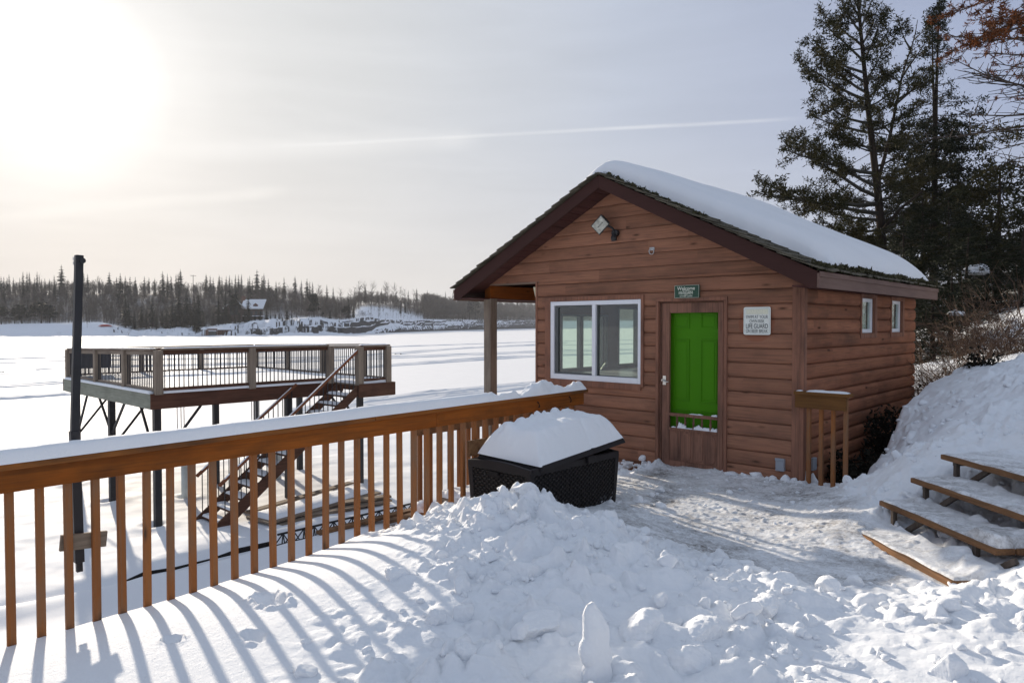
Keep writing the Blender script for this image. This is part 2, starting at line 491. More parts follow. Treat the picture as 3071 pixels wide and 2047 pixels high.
class MB:
    def __init__(s):
        s.v, s.f, s.m = [], [], []

    def add(s, V, F, mi=0):
        o = len(s.v)
        s.v += [tuple(map(float, p)) for p in V]
        s.f += [tuple(i + o for i in f) for f in F]
        s.m += [mi] * len(F)

    BF = [(0, 2, 3, 1), (4, 5, 7, 6), (0, 1, 5, 4), (2, 6, 7, 3), (0, 4, 6, 2), (1, 3, 7, 5)]

    def box(s, x0, x1, y0, y1, z0, z1, mi=0):
        s.add([(x, y, z) for z in (z0, z1) for y in (y0, y1) for x in (x0, x1)], s.BF, mi)

    def beam(s, p, q, wd, ht, up=(0, 0, 1), mi=0):
        p, q, up = np.array(p, float), np.array(q, float), np.array(up, float)
        d = q - p
        d /= np.linalg.norm(d)
        sd_ = np.cross(d, up)
        sd_ /= np.linalg.norm(sd_)
        u_ = np.cross(sd_, d)
        s.add([e + sd_ * a * wd / 2 + u_ * c * ht / 2 for e in (p, q) for c in (-1, 1) for a in (-1, 1)], s.BF, mi)

    def tube(s, P, rad, n=6, cap=True, mi=0):
        P = np.array(P, float)
        rad = np.broadcast_to(np.array(rad, float), (len(P),))
        T = np.gradient(P, axis=0)
        T /= np.linalg.norm(T, axis=1)[:, None] + 1e-12
        ref = np.array([0, 0, 1.0]) if abs(T[0][2]) < .9 else np.array([1.0, 0, 0])
        rings = []
        for i in range(len(P)):
            a = np.cross(T[i], ref)
            a /= np.linalg.norm(a) + 1e-12
            b_ = np.cross(T[i], a)
            an = np.arange(n) * 2 * math.pi / n
            rings.append(P[i] + rad[i] * (np.cos(an)[:, None] * a + np.sin(an)[:, None] * b_))
        V = np.concatenate(rings)
        F = [(i * n + j, i * n + (j + 1) % n, (i + 1) * n + (j + 1) % n, (i + 1) * n + j) for i in range(len(P) - 1) for j in range(n)]
        if cap:
            F += [tuple(range(n))[::-1], tuple((len(P) - 1) * n + j for j in range(n))]
        s.add(V, F, mi)

    def prism(s, poly, ext, mi=0):
        """poly: list of 3d points (planar); ext: extrusion vector"""
        n = len(poly)
        A = [np.array(p, float) for p in poly]
        E = np.array(ext, float)
        F = [tuple(range(n))[::-1], tuple(range(n, 2 * n))] + [(i, (i + 1) % n, n + (i + 1) % n, n + i) for i in range(n)]
        s.add(A + [a + E for a in A], F, mi)

    def mesh(s, name, mats, smooth=False, off=(0, 0, 0)):
        me = bpy.data.meshes.new(name)
        o = np.array(off, float)
        me.from_pydata([tuple(np.array(p) - o) for p in s.v], [], s.f)
        for m in (mats if isinstance(mats, (list, tuple)) else [mats]):
            me.materials.append(m)
        me.polygons.foreach_set('material_index', s.m)
        if smooth:
            me.polygons.foreach_set('use_smooth', [True] * len(s.f))
        me.update()
        return me

    def build(s, name, mats, parent=None, smooth=False, bevel=0.0, loc=None):
        base = WL[parent.name] if parent is not None else np.array(loc if loc is not None else np.mean(s.v, axis=0) if len(s.v) else (0, 0, 0), float)
        if parent is None and loc is None:
            base[2] = min(p[2] for p in s.v)
        me = s.mesh(name, mats, smooth, base)
        o = link(name, me, parent, base)
        if bevel:
            bv = o.modifiers.new('bevel', 'BEVEL')
            bv.width = bevel
            bv.segments = 2
            bv.limit_method = 'ANGLE'
        return o


def bx(name, dims, mat, parent=None, bevel=.004):
    m = MB()
    m.box(*dims)
    return m.build(name, mat, parent, bevel=bevel)


# ------------------------------------------------------------------ noise in numpy


def _h(ix, iy, s):
    n = (ix.astype(np.int64) * 374761393 + iy.astype(np.int64) * 668265263 + s * 1442695041) & 0xffffffff
    n = ((n ^ (n >> 13)) * 1274126177) & 0xffffffff
    n = (n ^ (n >> 16)) & 0xffffffff
    return n / 4294967295.0


def vnoise(x, y, s=0):
    ix, iy = np.floor(x), np.floor(y)
    fx, fy = x - ix, y - iy
    fx = fx * fx * fx * (fx * (fx * 6 - 15) + 10)
    fy = fy * fy * fy * (fy * (fy * 6 - 15) + 10)
    a, b_, c, d = _h(ix, iy, s), _h(ix + 1, iy, s), _h(ix, iy + 1, s), _h(ix + 1, iy + 1, s)
    return (a + (b_ - a) * fx) * (1 - fy) + (c + (d - c) * fx) * fy


def fbm(x, y, o=4, s=0, g_=.5):
    t, a, n = 0, 1.0, 0
    for i in range(o):
        t = t + a * vnoise(x * 2 ** i + 17.3 * i, y * 2 ** i + 9.1 * i, s + i)
        n += a
        a *= g_
    return t / n - .5


def domes(x, y, cell, s=0, keep=.6, flat=.5):
    """rounded lumps scattered on a jittered grid: 0..1"""
    u, v_ = x / cell, y / cell
    ix, iy = np.floor(u), np.floor(v_)
    best = np.zeros_like(u)
    for dx in (-1, 0, 1):
        for dy in (-1, 0, 1):
            cx, cy = ix + dx, iy + dy
            px = cx + .15 + .7 * _h(cx, cy, s)
            py = cy + .15 + .7 * _h(cx, cy, s + 1)
            rr = .28 + .42 * _h(cx, cy, s + 2)
            an = _h(cx, cy, s + 4) * 6.283
            ax_, ay = (u - px), (v_ - py)
            e1 = ax_ * np.cos(an) + ay * np.sin(an)
            e2 = (-ax_ * np.sin(an) + ay * np.cos(an)) * (1 + .7 * _h(cx, cy, s + 5))
            q = 1 - (e1 ** 2 + e2 ** 2) / rr ** 2
            hgt = rr * 1.5 * (_h(cx, cy, s + 3) < keep)
            tl = _h(cx, cy, s + 6) * 6.283
            cut = .30 + .55 * _h(cx, cy, s + 7) + .75 * (e1 * np.cos(tl) + e2 * np.sin(tl)) / rr   # a broken face, tilted any way
            best = np.maximum(best, np.where(q > 0, np.minimum(np.power(np.maximum(q, 0), flat), np.maximum(cut, .05)) * hgt, 0))
    return best


def sst(x, a, b_):
    t = np.clip((x - a) / (b_ - a), 0, 1)
    return t * t * (3 - 2 * t)


def gridmesh(name, X, Y, Z, mats, smooth=True):
    ny, nx = Z.shape
    V = np.stack([X, Y, Z], -1).reshape(-1, 3)
    i = np.arange(ny * nx).reshape(ny, nx)
    F = np.stack([i[:-1, :-1], i[:-1, 1:], i[1:, 1:], i[1:, :-1]], -1).reshape(-1, 4)
    return npmesh(name, V, F, mats, smooth=smooth)

# ================================================================== THE LAND
# ---- near snow: trodden deck, shovelled heap, drift along the railing, bank on the right
CTRL = np.array([
    (-1.97, -8.5, -.12), (-1.97, -7, -.10), (-1.97, -6, -.09), (-1.97, -5, -.05), (-1.97, -4.2, .02), (-1.97, -3.6, .07), (-1.97, -2.6, .0), (-1.97, -1.5, -.02),
    (-1.45, -7, .01), (-1.45, -6, .05), (-1.45, -5, .10), (-1.4, -4.4, .20), (-1.45, -3.8, .26),
    (-1.0, -7.2, .05), (-.95, -6.2, .12), (-.85, -5.3, .22), (-.9, -4.5, .33),
    (-.3, -6.4, .12), (0, -5.6, .20), (.0, -4.9, .30), (-.4, -4.2, .40), (-.86, -3.75, .43), (-1.15, -3.7, .36), (-1.5, -3.5, .2),
    (.2, -3.75, .33), (.65, -3.75, .28), (1.1, -3.65, .25), (1.5, -3.5, .22), (1.9, -3.2, .20),
    (-.3, -3.2, .22), (-.75, -2.75, .10), (-.9, -2.3, .08), (-.2, -2.7, .03), (.25, -3.0, .04), (.7, -3.0, .02), (1.2, -2.9, .01), (1.55, -2.65, .02),
    (.0, -2.0, -.01), (.6, -2.3, .0), (0, -1, -.01), (-.8, -1.2, -.01), (-1.3, -.5, -.01), (-1.5, -1.5, -.01), (.5, -1.2, .01), (.1, -.3, .03), (-.6, -.3, .0),
    (.5, -5.3, .20), (1.0, -4.7, .22), (1.5, -4.3, .14), (1.75, -3.75, .13), (2.2, -3.9, .20), (2.7, -3.4, .29), (2.3, -3.0, .21), (2.3, -2.55, .25), (2.8, -2.7, .33), (1.9, -2.75, .13),
    (2, -6, .1), (0, -7.6, .1), (3, -5, .08), (3, -8, .05), (5, -8, .2), (5, -5, .4), (4, -3, .5), (1, -8.5, .1),
    (.75, -1.45, .05), (.95, -1.75, .08), (1.25, -2.05, .06), (1.6, -2.3, .06), (1.4, -1.7, .07), (1.8, -1.9, .08),
    (1.5, -1.2, .22), (1.85, -1.45, .16), (2.1, -1.6, .14), (1.75, -.9, .26), (2.1, -1.1, .20), (2.0, -.75, .25),
    (1.05, -1.1, .28), (1.25, -.75, .47), (1.45, -.45, .66), (1.15, -.3, .55), (.75, -.7, .16), (.85, -.1, .38),
    (.55, .05, .08), (.62, .5, .28), (.72, 1.1, .70), (.78, 1.75, 1.02), (.85, 2.6, 1.12), (.95, 4.2, 1.2),
    (1.2, .35, .72), (1.5, 1.0, 1.0), (1.7, .2, .86), (1.7, 1.8, 1.26), (1.8, 2.7, 1.38), (2.1, -.3, .84), (2.5, .5, 1.1), (2.6, -.6, .92),
    (2.6, 1.6, 1.36), (2.8, 3, 1.5), (3.5, 1.5, 1.5), (3, -1.2, .8), (3.2, -2, .6), (5, -.5, 1.4), (5, 3, 2.0),
    (1.9, 5.5, 1.45), (1, 6.5, 1.2), (3.5, 7, 2.1), (7, -3, 1.2), (9, 3, 2.6), (8, 9, 3.2), (0, 9, 1.4), (-3, 8, .6), (2, 12, 2.6), (6, 16, 4.0), (1.2, 10.6, 2.5), (2.6, 10.5, 3.0), (.2, 11.5, 2.2), (-3, 14, 1.6), (1, 20, 4.0), (13, 10, 4.2), (-8, 20, 1.5), (10, 30, 6.0), (-4, 30, 4.2), (14, 36, 7.0)])


def tps_fit(P, lam):
    d = np.sqrt(((P[:, None, :2] - P[None, :, :2]) ** 2).sum(-1)) + 1e-9
    K = d  # biharmonic-like linear kernel: no overshoot
    n = len(P)
    A = np.zeros((n + 3, n + 3))
    A[:n, :n] = K + lam * np.eye(n)
    A[:n, n] = 1
    A[:n, n + 1:] = P[:, :2]
    A[n:, :n] = A[:n, n:].T
    return np.linalg.solve(A, np.concatenate([P[:, 2], [0, 0, 0]]))


CW = tps_fit(CTRL, -.05)


def heap_base(X, Y):
    Z = CW[-3] + CW[-2] * X + CW[-1] * Y
    for (px, py, _), w_ in zip(CTRL, CW):
        Z = Z + w_ * np.sqrt((X - px) ** 2 + (Y - py) ** 2 + .03)
    return Z


def path_mask(X, Y):
    """1 where people have trodden the snow flat between door, steps and rail end"""
    d = sst(Y, -3.35 + .25 * fbm(X * 2, Y * 2, 3, 5), -2.75) * sst(X, -1.15, -.75) * (1 - sst(X, 1.55, 1.85))
    d = np.maximum(d, sst(Y, -2.0, -1.7) * sst(X, -1.97, -1.6) * (1 - sst(X, .3, .6)))
    d = d * (1 - sst(X + .62 * Y, .05, .45)) * (1 - sst(Y, .0, .05))
    return np.clip(d, 0, 1)


def smooth_mask(X, Y):
    """1 on the untouched drift beside the railing"""
    e = X + .55 * (Y + 4.6) + .35 * fbm(X * 1.6, Y * 1.6, 3, 9)
    return (1 - sst(e, -1.40, -.45)) * (1 - sst(Y, -4.7, -4.1))


PRINTS = [(-.93, -5.75, .14, .05), (-.90, -6.32, .06, .03), (-.52, -6.05, .09, .04)]


def heap(X, Y, detail=True):
    Z = heap_base(X, Y)
    if not detail:
        return Z
    pm, sm = path_mask(X, Y), smooth_mask(X, Y)
    far = sst(Y, 2.5, 7)
    bank = sst(X + .5 * Y, .75, 1.6) * sst(Y, -2.2, -1.4)
    lump = np.clip((1 - pm) * (1 - sm), 0, 1) * (1 - far)
    lump = lump * (1 - .5 * bank * (1 - sst(X, 1.2, 1.7)))
    flatR = sst(.34 * (X - 1.5) - .94 * (Y + 3.55), .12, .38) * sst(.94 * (X - 1.5) + .34 * (Y + 3.55), -.35, .1)   # the flatter snow low on the right
    lump = lump * (1 - .82 * flatR)
    sg = np.clip(((X - 1.45) * .5 - (Y + 2.02) * .42) / .427, 0, 1)
    front = np.exp(-((X - 1.45 - .5 * sg) ** 2 + (Y + 2.02 + .42 * sg) ** 2) / .03)   # swept clear before the lowest step
    lump = lump * (1 - .9 * front)
    Z = Z - front * np.maximum(Z - .045, 0) * .9
    wx = X + .06 * fbm(X * 5, Y * 5, 4, 21) + .02 * fbm(X * 21, Y * 21, 3, 23)
    wy = Y + .06 * fbm(X * 5, Y * 5, 4, 22) + .02 * fbm(X * 21, Y * 21, 3, 24)
    lump = lump * (1 - .55 * (1 - sst(X + .55 * (Y + 4.6), -.55, .35)) * (1 - sst(Y, -5.2, -4.4)))
    ct = .55 + .9 * sst(fbm(X * 2.3, Y * 2.3, 3, 33), -.12, .15)
    L = .26 * .42 * domes(wx, wy, .42, 31, .5, .6) + ct * (.13 * .75 * domes(wx, wy, .20, 41, .5, .6) + .07 * .8 * domes(wx, wy, .10, 51, .5, .6) + .03 * .8 * domes(wx, wy, .048, 61, .45, .6))
    L = L * (1 - .38 * sst(X, .3, 1.0))
    Z = Z + lump * (L + .11 * fbm(X * 2.9, Y * 2.9, 5, 71, .56) + .026 * fbm(X * 20, Y * 20, 5, 72, .62) - .03)
    Z = Z + pm * (.040 * fbm(X * 3, Y * 5, 6, 81, .62) + .012 * fbm(X * 34, Y * 34, 3, 82) + .016 * domes(wx, wy, .12, 83, .15, .7) + .02 * domes(wx, wy, .05, 84, .15, .7) + .012)
    Z = Z + sm * (.02 * fbm(X * 1.3, Y * 1.3, 2, 91) + .0025 * fbm(X * 22, Y * 9, 3, 92))
    Z = Z + flatR * (.016 * domes(wx, wy, .11, 95, .35, .8) + .01 * fbm(X * 9, Y * 9, 4, 96))
    for (px, py, r_, dp) in PRINTS:
        q = ((X - px + .05 * fbm(X * 11, Y * 11, 3, 97)) / r_) ** 2 + ((Y - py + .05 * fbm(X * 11, Y * 11, 3, 98)) / (r_ * .5)) ** 2
        Z = Z - dp * np.exp(-np.power(q, 2.2)) + dp * np.exp(-((np.sqrt(q) - 1.35) / .35) ** 2) * np.maximum(.25 + 1.6 * fbm(X * 17, Y * 17, 4, 94), 0)
    Z = Z + (1 - far) * .028 * np.exp(-((Y + .10) / .11) ** 2) * (X < .1) * (X > -3) * (1 + 3.2 * fbm(X * 5, Y * 5, 3, 99)) * np.where((X > -1.75) & (X < -.9), .25, 1.0)
    Z = Z + far * (.5 * fbm(X * .35, Y * .35, 4, 101) + .12 * fbm(X * 1.3, Y * 1.3, 3, 102))
    # trench along the cabin's side wall, and nothing inside the cabin
    xb = .42 + .10 * fbm(Y * 2.2, Y * 0 + 3, 3, 105) + .03 * np.clip(Y, 0, 4)
    tr_ = (1 - sst(X, xb - .04, xb + .24)) * sst(Y, .10, .35) * (1 - sst(Y, 5.2, 6.5))
    Z = Z * (1 - tr_) - .45 * tr_
    Z = np.where((X < -.03) & (Y > .03) & (Y < 4.6), -.5, Z)
    return Z


def axis_pts(segs):
    out = []
    for a, b_, st in segs:
        out += list(np.arange(a, b_, st))
    return np.array(out + [segs[-1][1]], float)


gx = axis_pts([(-1.985, 3.0, .0135), (3.0, 5.0, .04), (5.0, 16.0, .25)])
gy = axis_pts([(-8.6, -7.3, .04), (-7.3, .1, .0135), (.1, 4.0, .03), (4.0, 8.0, .08), (8.0, 40.0, .4)])
GX, GY = np.meshgrid(gx, gy)
GZ = heap(GX, GY)
me = gridmesh('shovelled_snow', GX, GY, GZ, M['snow_heap'])
at = me.attributes.new('packed', 'FLOAT', 'POINT')
at.data.foreach_set('value', path_mask(GX, GY).ravel().astype(np.float32))
at = me.attributes.new('trench_dark', 'FLOAT', 'POINT')
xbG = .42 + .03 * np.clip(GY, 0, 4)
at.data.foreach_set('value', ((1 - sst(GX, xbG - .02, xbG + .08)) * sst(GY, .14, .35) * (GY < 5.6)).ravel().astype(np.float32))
tag(link('snow_ground', me), 'shovelled and trodden snow over the deck with the bank up the hillside', None, None, 'structure')


def ghit(x, y):
    """where the sight line through a photo point meets the snow"""
    t = np.arange(2.0, 12.0, .01)
    P = CAM + ray(x, y) * t[:, None]
    hit = np.nonzero(P[:, 2] < heap(P[:, 0], P[:, 1]))[0]
    return P[hit[0] if len(hit) else -1]


# ---- low shore below the deck and the frozen lake
LAKE = -2.5


def shore_z(X, Y):
    z = LAKE + .10 + .25 * sst(X, -9.5, -6.0) + .45 * sst(X, -5.0, -2.2)
    z = z + .10 * fbm(X * .5, Y * .5, 4, 201) + .05 * fbm(X * 1.4, Y * 1.4, 3, 202)
    z = z + .16 * np.exp(-((X + 8.9 + .25 * np.sin(Y * .8)) / .5) ** 2) - .10 * np.exp(-((X + 9.5 + .25 * np.sin(Y * .8)) / .3) ** 2)
    for (px, py) in [(-12.46, -2.26), (-15.42, -2.22), (-12.65, 3.1), (-14.5, -.79), (-18.2, 3.0), (-18.2, -2.2)]:
        q = (X - px) ** 2 + (Y - py) ** 2
        z = z - .10 * np.exp(-q / .02) + .05 * np.exp(-((np.sqrt(q) - .32) / .16) ** 2)
    z = z * 1.0
    e = sst(np.hypot((X + 9) / 17, (Y - 0) / 26), .72, 1.0)
    return z * (1 - e) + (LAKE - .05) * e


sx = axis_pts([(-26, -20, .3), (-20, -2.02, .06)])
sy = axis_pts([(-26, -8, .4), (-8, 6, .06), (6, 26, .4)])
SX, SY = np.meshgrid(sx, sy)
tag(link('shore_ground', gridmesh('shore_snow', SX, SY, shore_z(SX, SY), M['snow'])), 'snow sloping from the deck down to the lake', None, None, 'structure')

lk = axis_pts([(-1500, -800, 100), (-800, -100, 50), (-100, -40, 10), (-40, 40, 2), (40, 100, 10), (100, 800, 50), (800, 1500, 100)])
LX, LY = np.meshgrid(lk, lk)
LZ = np.full_like(LX, LAKE)
LZ[np.hypot((LX + 9) / 17, LY / 26) < .84] -= .6
LZ[LX > -1] -= 1.5
tag(link('lake', gridmesh('lake_sheet', LX, LY, LZ, M['snow_lake'])), 'frozen lake under smooth white snow', None, None, 'structure')

# snowmobile tracks: shallow ruts with thrown-up edges


def track(name, pts, wid=.55, hgt=.07, seed=0):
    P = np.array(pts, float)
    seg = np.linalg.norm(np.diff(P, axis=0), axis=1)
    t = np.concatenate([[0], np.cumsum(seg)])
    n = max(int(t[-1] / 1.2), 8)
    u = np.linspace(0, t[-1], n)
    C_ = np.stack([np.interp(u, t, P[:, i]) for i in range(2)], -1)
    C_[1:-1] = (C_[:-2] + C_[1:-1] * 2 + C_[2:]) / 4
    T = np.gradient(C_, axis=0)
    T /= np.linalg.norm(T, axis=1)[:, None]
    N_ = np.stack([-T[:, 1], T[:, 0]], -1)
    C_ = C_ + N_ * (fbm(u * .02, u * 0 + seed, 3, 300 + seed) * 2.2)[:, None]
    prof = [(-1.3, 0.0), (-.8, 1.0), (-.45, .12), (0, .2), (.45, .12), (.8, 1.0), (1.3, 0.0)]
    V = []
    for o_, h_ in prof:
        hh = .004 + hgt * h_ * (.55 + .9 * (fbm(u * .35, u * 0 + o_ * 9, 3, 310 + seed) + .5))
        V.append(np.column_stack([C_ + N_ * o_ * wid, np.full(n, LAKE) + hh]))
    V = np.stack(V, 1)
    i = np.arange(n * 7).reshape(n, 7)
    F = np.stack([i[:-1, :-1], i[:-1, 1:], i[1:, 1:], i[1:, :-1]], -1).reshape(-1, 4)
    tag(link(name, npmesh(name, V.reshape(-1, 3), F, M['snow_lake'], smooth=True)), 'snowmobile track across the frozen lake', None, None, 'structure')


def lk_(x, y):
    return atz(x, y, LAKE)[:2]


for i, tr_ in enumerate([
        [(-300, 1098), (0, 1089), (210, 1081), (700, 1075), (1180, 1068), (1700, 1050), (2300, 1040)],
        [(-300, 1130), (0, 1122), (120, 1110), (300, 1098), (700, 1093), (1180, 1074), (1617, 1057), (2300, 1036)],
        [(-300, 1168), (0, 1162), (200, 1147), (520, 1132), (900, 1112), (1200, 1093), (1617, 1068), (2300, 1046)],
        [(-300, 1206), (0, 1199), (200, 1184), (600, 1160), (1000, 1110), (1450, 1073), (1900, 1058)],
        [(0, 1116), (210, 1104), (800, 1088), (1300, 1050), (1700, 1028)],
        [(-100, 1080), (190, 1072), (700, 1060), (1200, 1039), (1700, 1022), (2200, 1016)],
        [(1200, 1062), (1400, 1043), (1617, 1036), (2000, 1030)],
        [(900, 1240), (1300, 1190), (1617, 1156), (2000, 1130)],
        [(900, 1235), (1300, 1182), (1617, 1151), (2000, 1124)]]):
    track('track', [lk_(*p) for p in tr_], .5 if i > 1 else .7, .13, i)

# ---- the far shore: one band of land following the lake's edge
SHP = np.array([(-1200, 1007), (0, 1007), (600, 1007), (900, 1006), (1030, 1003.5), (1150, 998), (1300, 992.5), (1450, 988), (1620, 984), (1900, 983), (4200, 984)], float)
SKP = np.array([(-1200, 845), (0, 842), (250, 838), (500, 838), (700, 842), (850, 852), (950, 872), (1050, 884), (1150, 882), (1300, 893), (1360, 905), (1500, 910), (1620, 912), (4200, 905)], float)
BKP = np.array([(-1200, 4.0), (0, 4.6), (300, 5.4), (420, 2.6), (520, 3.2), (640, 3.4), (720, 5.2), (800, 6.6), (960, 7.6), (1010, 6.5), (1100, 7.5), (1250, 6.5), (1400, 6.0), (1620, 5.0), (4200, 5.0)], float)


def shore_at(px):
    y = np.interp(px, SHP[:, 0], SHP[:, 1])
    d = ray(px, y)
    t = (LAKE - CAM[2]) / d[2]
    h_ = np.array([d[0], d[1]]) / math.hypot(d[0], d[1])
    return CAM[:2] + d[:2] * t, h_, t


def land_h(px, s_):
    px, s_ = np.broadcast_arrays(np.asarray(px, float), np.asarray(s_, float))
    y0 = np.interp(px, SHP[:, 0], SHP[:, 1])
    rz = FW[2] + UP[2] * (PCY - y0) / FPX
    D = (LAKE - CAM[2]) / rz
    sc = D / 276.0
    bk = np.interp(px, BKP[:, 0], BKP[:, 1]) * (.6 + .4 * sc)
    top = CAM[2] + (974.4 - np.interp(px, SKP[:, 0], SKP[:, 1])) / FPX * (D + 150) - 9.5 - LAKE
    u = s_ / 15.0
    rocky = sst(px, 610, 680) * (1 - sst(px, 1080, 1180)) + .16 * sst(px, 1080, 1200) + .9 * sst(px, 318, 345) * (1 - sst(px, 600, 680)) + .5 * (px < 230) * (s_ < 4)
    led = np.floor(u * 2.6 + 3.6 * fbm(px * .022, u * 2.2, 4, 401, .5)) / 2.6
    v_ = np.clip(u + (np.clip(led, 0, 1) - u) * np.clip(rocky, 0, 1) * .8, 0, 1.0)
    z = bk * v_ ** .8
    z = z + 1.5 * rocky * fbm(px * .045, s_ * .35, 5, 402, .6) * np.minimum(1, s_ / 3) * np.where(s_ < 40, 1, .5)
    z = z + np.maximum(0.0, top - bk) * sst(s_, 30, 150)
    z = z + 1.1 * fbm(px * .012, s_ * .03, 3, 403) * np.minimum(1, s_ / 20)
    z = z + 4.5 * sst(px, 1040, 1090) * (1 - sst(px, 1130, 1290)) * sst(s_, 25, 60) * (1 - .6 * sst(s_, 90, 150))
    return np.where(s_ <= 0, 0.0, z)


def land_pt(px, s_):
    p, h_, D = shore_at(px)
    q = p + h_ * s_
    return np.array([q[0], q[1], LAKE + float(land_h(px, s_))])


cols = np.concatenate([np.arange(-900, 0, 14), np.arange(0, 1680, 4), np.arange(1680, 4000, 20)]).astype(float)
rows = [-1.0, 0, 1, 2, 3, 4, 5, 6, 7, 8.5, 10, 11.5, 13, 15, 18, 22, 28, 36, 45, 60, 80, 100, 125, 150, 190, 260, 400]
V = np.zeros((len(rows), len(cols), 3))
HZ = land_h(cols[None, :], np.array(rows)[:, None])
for j, px in enumerate(cols):
    p, h_, D = shore_at(px)
    for i, s_ in enumerate(rows):
        q = p + h_ * s_
        V[i, j] = (q[0], q[1], LAKE + (HZ[i, j] if s_ > 0 else (-.3 if s_ < 0 else .05)))
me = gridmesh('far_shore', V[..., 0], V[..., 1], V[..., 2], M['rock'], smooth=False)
at = me.attributes.new('woods_shade', 'FLOAT', 'POINT')
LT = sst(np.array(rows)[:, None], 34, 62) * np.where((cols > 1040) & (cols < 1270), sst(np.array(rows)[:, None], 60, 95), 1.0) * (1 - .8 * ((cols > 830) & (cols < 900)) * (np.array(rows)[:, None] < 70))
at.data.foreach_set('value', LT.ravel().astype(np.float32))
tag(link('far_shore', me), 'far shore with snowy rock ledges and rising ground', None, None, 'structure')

# ================================================================== THE CABIN
CB = thing('wood_cabin', 'small brown log-sided cabin with a snow-laden gable roof and a green door', 'cabin', (-1.9, 2.2, 0))
HW = 2.75          # half width of the roof, centred on XC
XC, ZR, ZE = -2.437, 3.708, 2.339
SL = (ZR - ZE) / HW
YF, YB = -.42, 4.457   # front and rear edge of the roof


def roof_z(x):
    return ZR - SL * np.abs(x - XC)


def siding(name, span, zr, openings, mat, plane, bulge, limit=None, sgn=-1):
    """rows of half-round boards; plane 'x' runs along X at Y=const, 'y' along Y at X=const"""
    mb = MB()
    n = 8
    cuts = sorted({o[i] for o in openings for i in (2, 3)})
    z = zr[0]
    while z < zr[1] - 1e-6:
        row = math.floor(z / ROW + 1e-6)
        z1 = min((row + 1) * ROW, zr[1])
        bl = bulge(row * ROW)
        zs = sorted({z, z1} | {q for q in (row * ROW + .0045, row * ROW + ROW - .0045) if z < q < z1} | {row * ROW + ROW * i / n for i in range(n + 1) if z < row * ROW + ROW * i / n < z1} | {c for c in cuts if z < c < z1})
        for za, zb in zip(zs[:-1], zs[1:]):
            def dep(zz):
                t = abs(2 * ((zz - row * ROW) / ROW) - 1)
                if t > 1 - 1e-4:
                    return -.012   # open joint between two boards
                return bl * math.sqrt(max(0.0, 1 - min(t, 1) ** 3.4)) if t < 1 else 0.0
            iv = [span]
            for o in openings:
                if o[2] <= za + 1e-6 and o[3] >= zb - 1e-6:
                    nv = []
                    for a, b_ in iv:
                        if o[0] > a:
                            nv.append((a, min(b_, o[0])))
                        if o[1] < b_:
                            nv.append((max(a, o[1]), b_))
                    iv = [q for q in nv if q[1] > q[0]]
            for a, b_ in iv:
                qa, qb, qa2, qb2 = a, b_, a, b_
                if limit:
                    la, lb = limit(za), limit(zb)
                    qa, qb, qa2, qb2 = max(a, la[0]), min(b_, la[1]), max(a, lb[0]), min(b_, lb[1])
                    if qa >= qb:
                        continue
                    if qa2 > qb2:
                        qa2 = qb2 = (qa2 + qb2) / 2
                d0, d1 = sgn * dep(za), sgn * dep(zb)
                if plane[0] == 'x':
                    P = [(qa, plane[1] + d0, za), (qb, plane[1] + d0, za), (qb2, plane[1] + d1, zb), (qa2, plane[1] + d1, zb)]
                else:
                    P = [(plane[1] + d0, qa, za), (plane[1] + d0, qb, za), (plane[1] + d1, qb2, zb), (plane[1] + d1, qa2, zb)]
                mb.add(P, [(0, 1, 2, 3)])
        z = z1
    return mb.build(name, mat, CB)


DO = (-1.775, -.885, 0, 2.085)              # doorway in the front wall
WO = (-3.60, -2.03, 1.02, 2.13)             # front window
siding('front_wall', (-3.812, 0), (-.3 + .3 - ROW, 2.4), [DO, WO], M['siding'], ('x', 0.0), lambda z: .030)
siding('gable_wall', (-4.83, 0.0), (2.4, 3.58), [], M['siding'], ('x', 0.0), lambda z: .013, limit=lambda z: (XC - (ZR - .10 - z) / SL, XC + (ZR - .10 - z) / SL))
SW = [(1.86, 2.43, 1.66, 2.16), (3.16, 3.73, 1.66, 2.16)]
siding('side_wall', (0.0, 4.445), (-.3 - ROW, 2.27), [(a - .0, b_, c, d) for a, b_, c, d in SW], M['siding_side'], ('y', 0.0), lambda z: .042, sgn=1)
# plain inner faces and the two walls not seen from the front
LW = [(.40, 1.56, 1.11, 1.95), (1.88, 2.46, 1.12, 2.08)]


def wallpanel(name, plane, span, zz, openings, mat, th):
    mb = MB()
    ys = sorted({span[0], span[1]} | {o[i] for o in openings for i in (0, 1)})
    for a, b_ in zip(ys[:-1], ys[1:]):
        zc = [zz[0]]
        for o in openings:
            if o[0] <= a + 1e-6 and o[1] >= b_ - 1e-6:
                zc += [o[2], o[3]]
        zc.append(zz[1])
        for za, zb in zip(zc[::2], zc[1::2]):
            if zb - za > 1e-4:
                if plane[0] == 'x':
                    mb.box(a, b_, plane[1], plane[1] + th, za, zb)
                else:
                    mb.box(plane[1], plane[1] + th, a, b_, za, zb)
    return mb.build(name, mat, CB)


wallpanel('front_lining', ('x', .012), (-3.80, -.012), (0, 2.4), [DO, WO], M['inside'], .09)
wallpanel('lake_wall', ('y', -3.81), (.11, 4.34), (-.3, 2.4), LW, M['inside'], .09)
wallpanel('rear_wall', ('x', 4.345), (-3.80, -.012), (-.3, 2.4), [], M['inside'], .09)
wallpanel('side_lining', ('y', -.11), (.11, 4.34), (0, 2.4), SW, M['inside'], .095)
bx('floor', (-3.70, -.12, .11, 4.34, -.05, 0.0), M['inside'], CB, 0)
bx('ceiling', (-3.80, -.01, .01, 4.43, 2.41, 2.44), M['inside'], CB, 0)
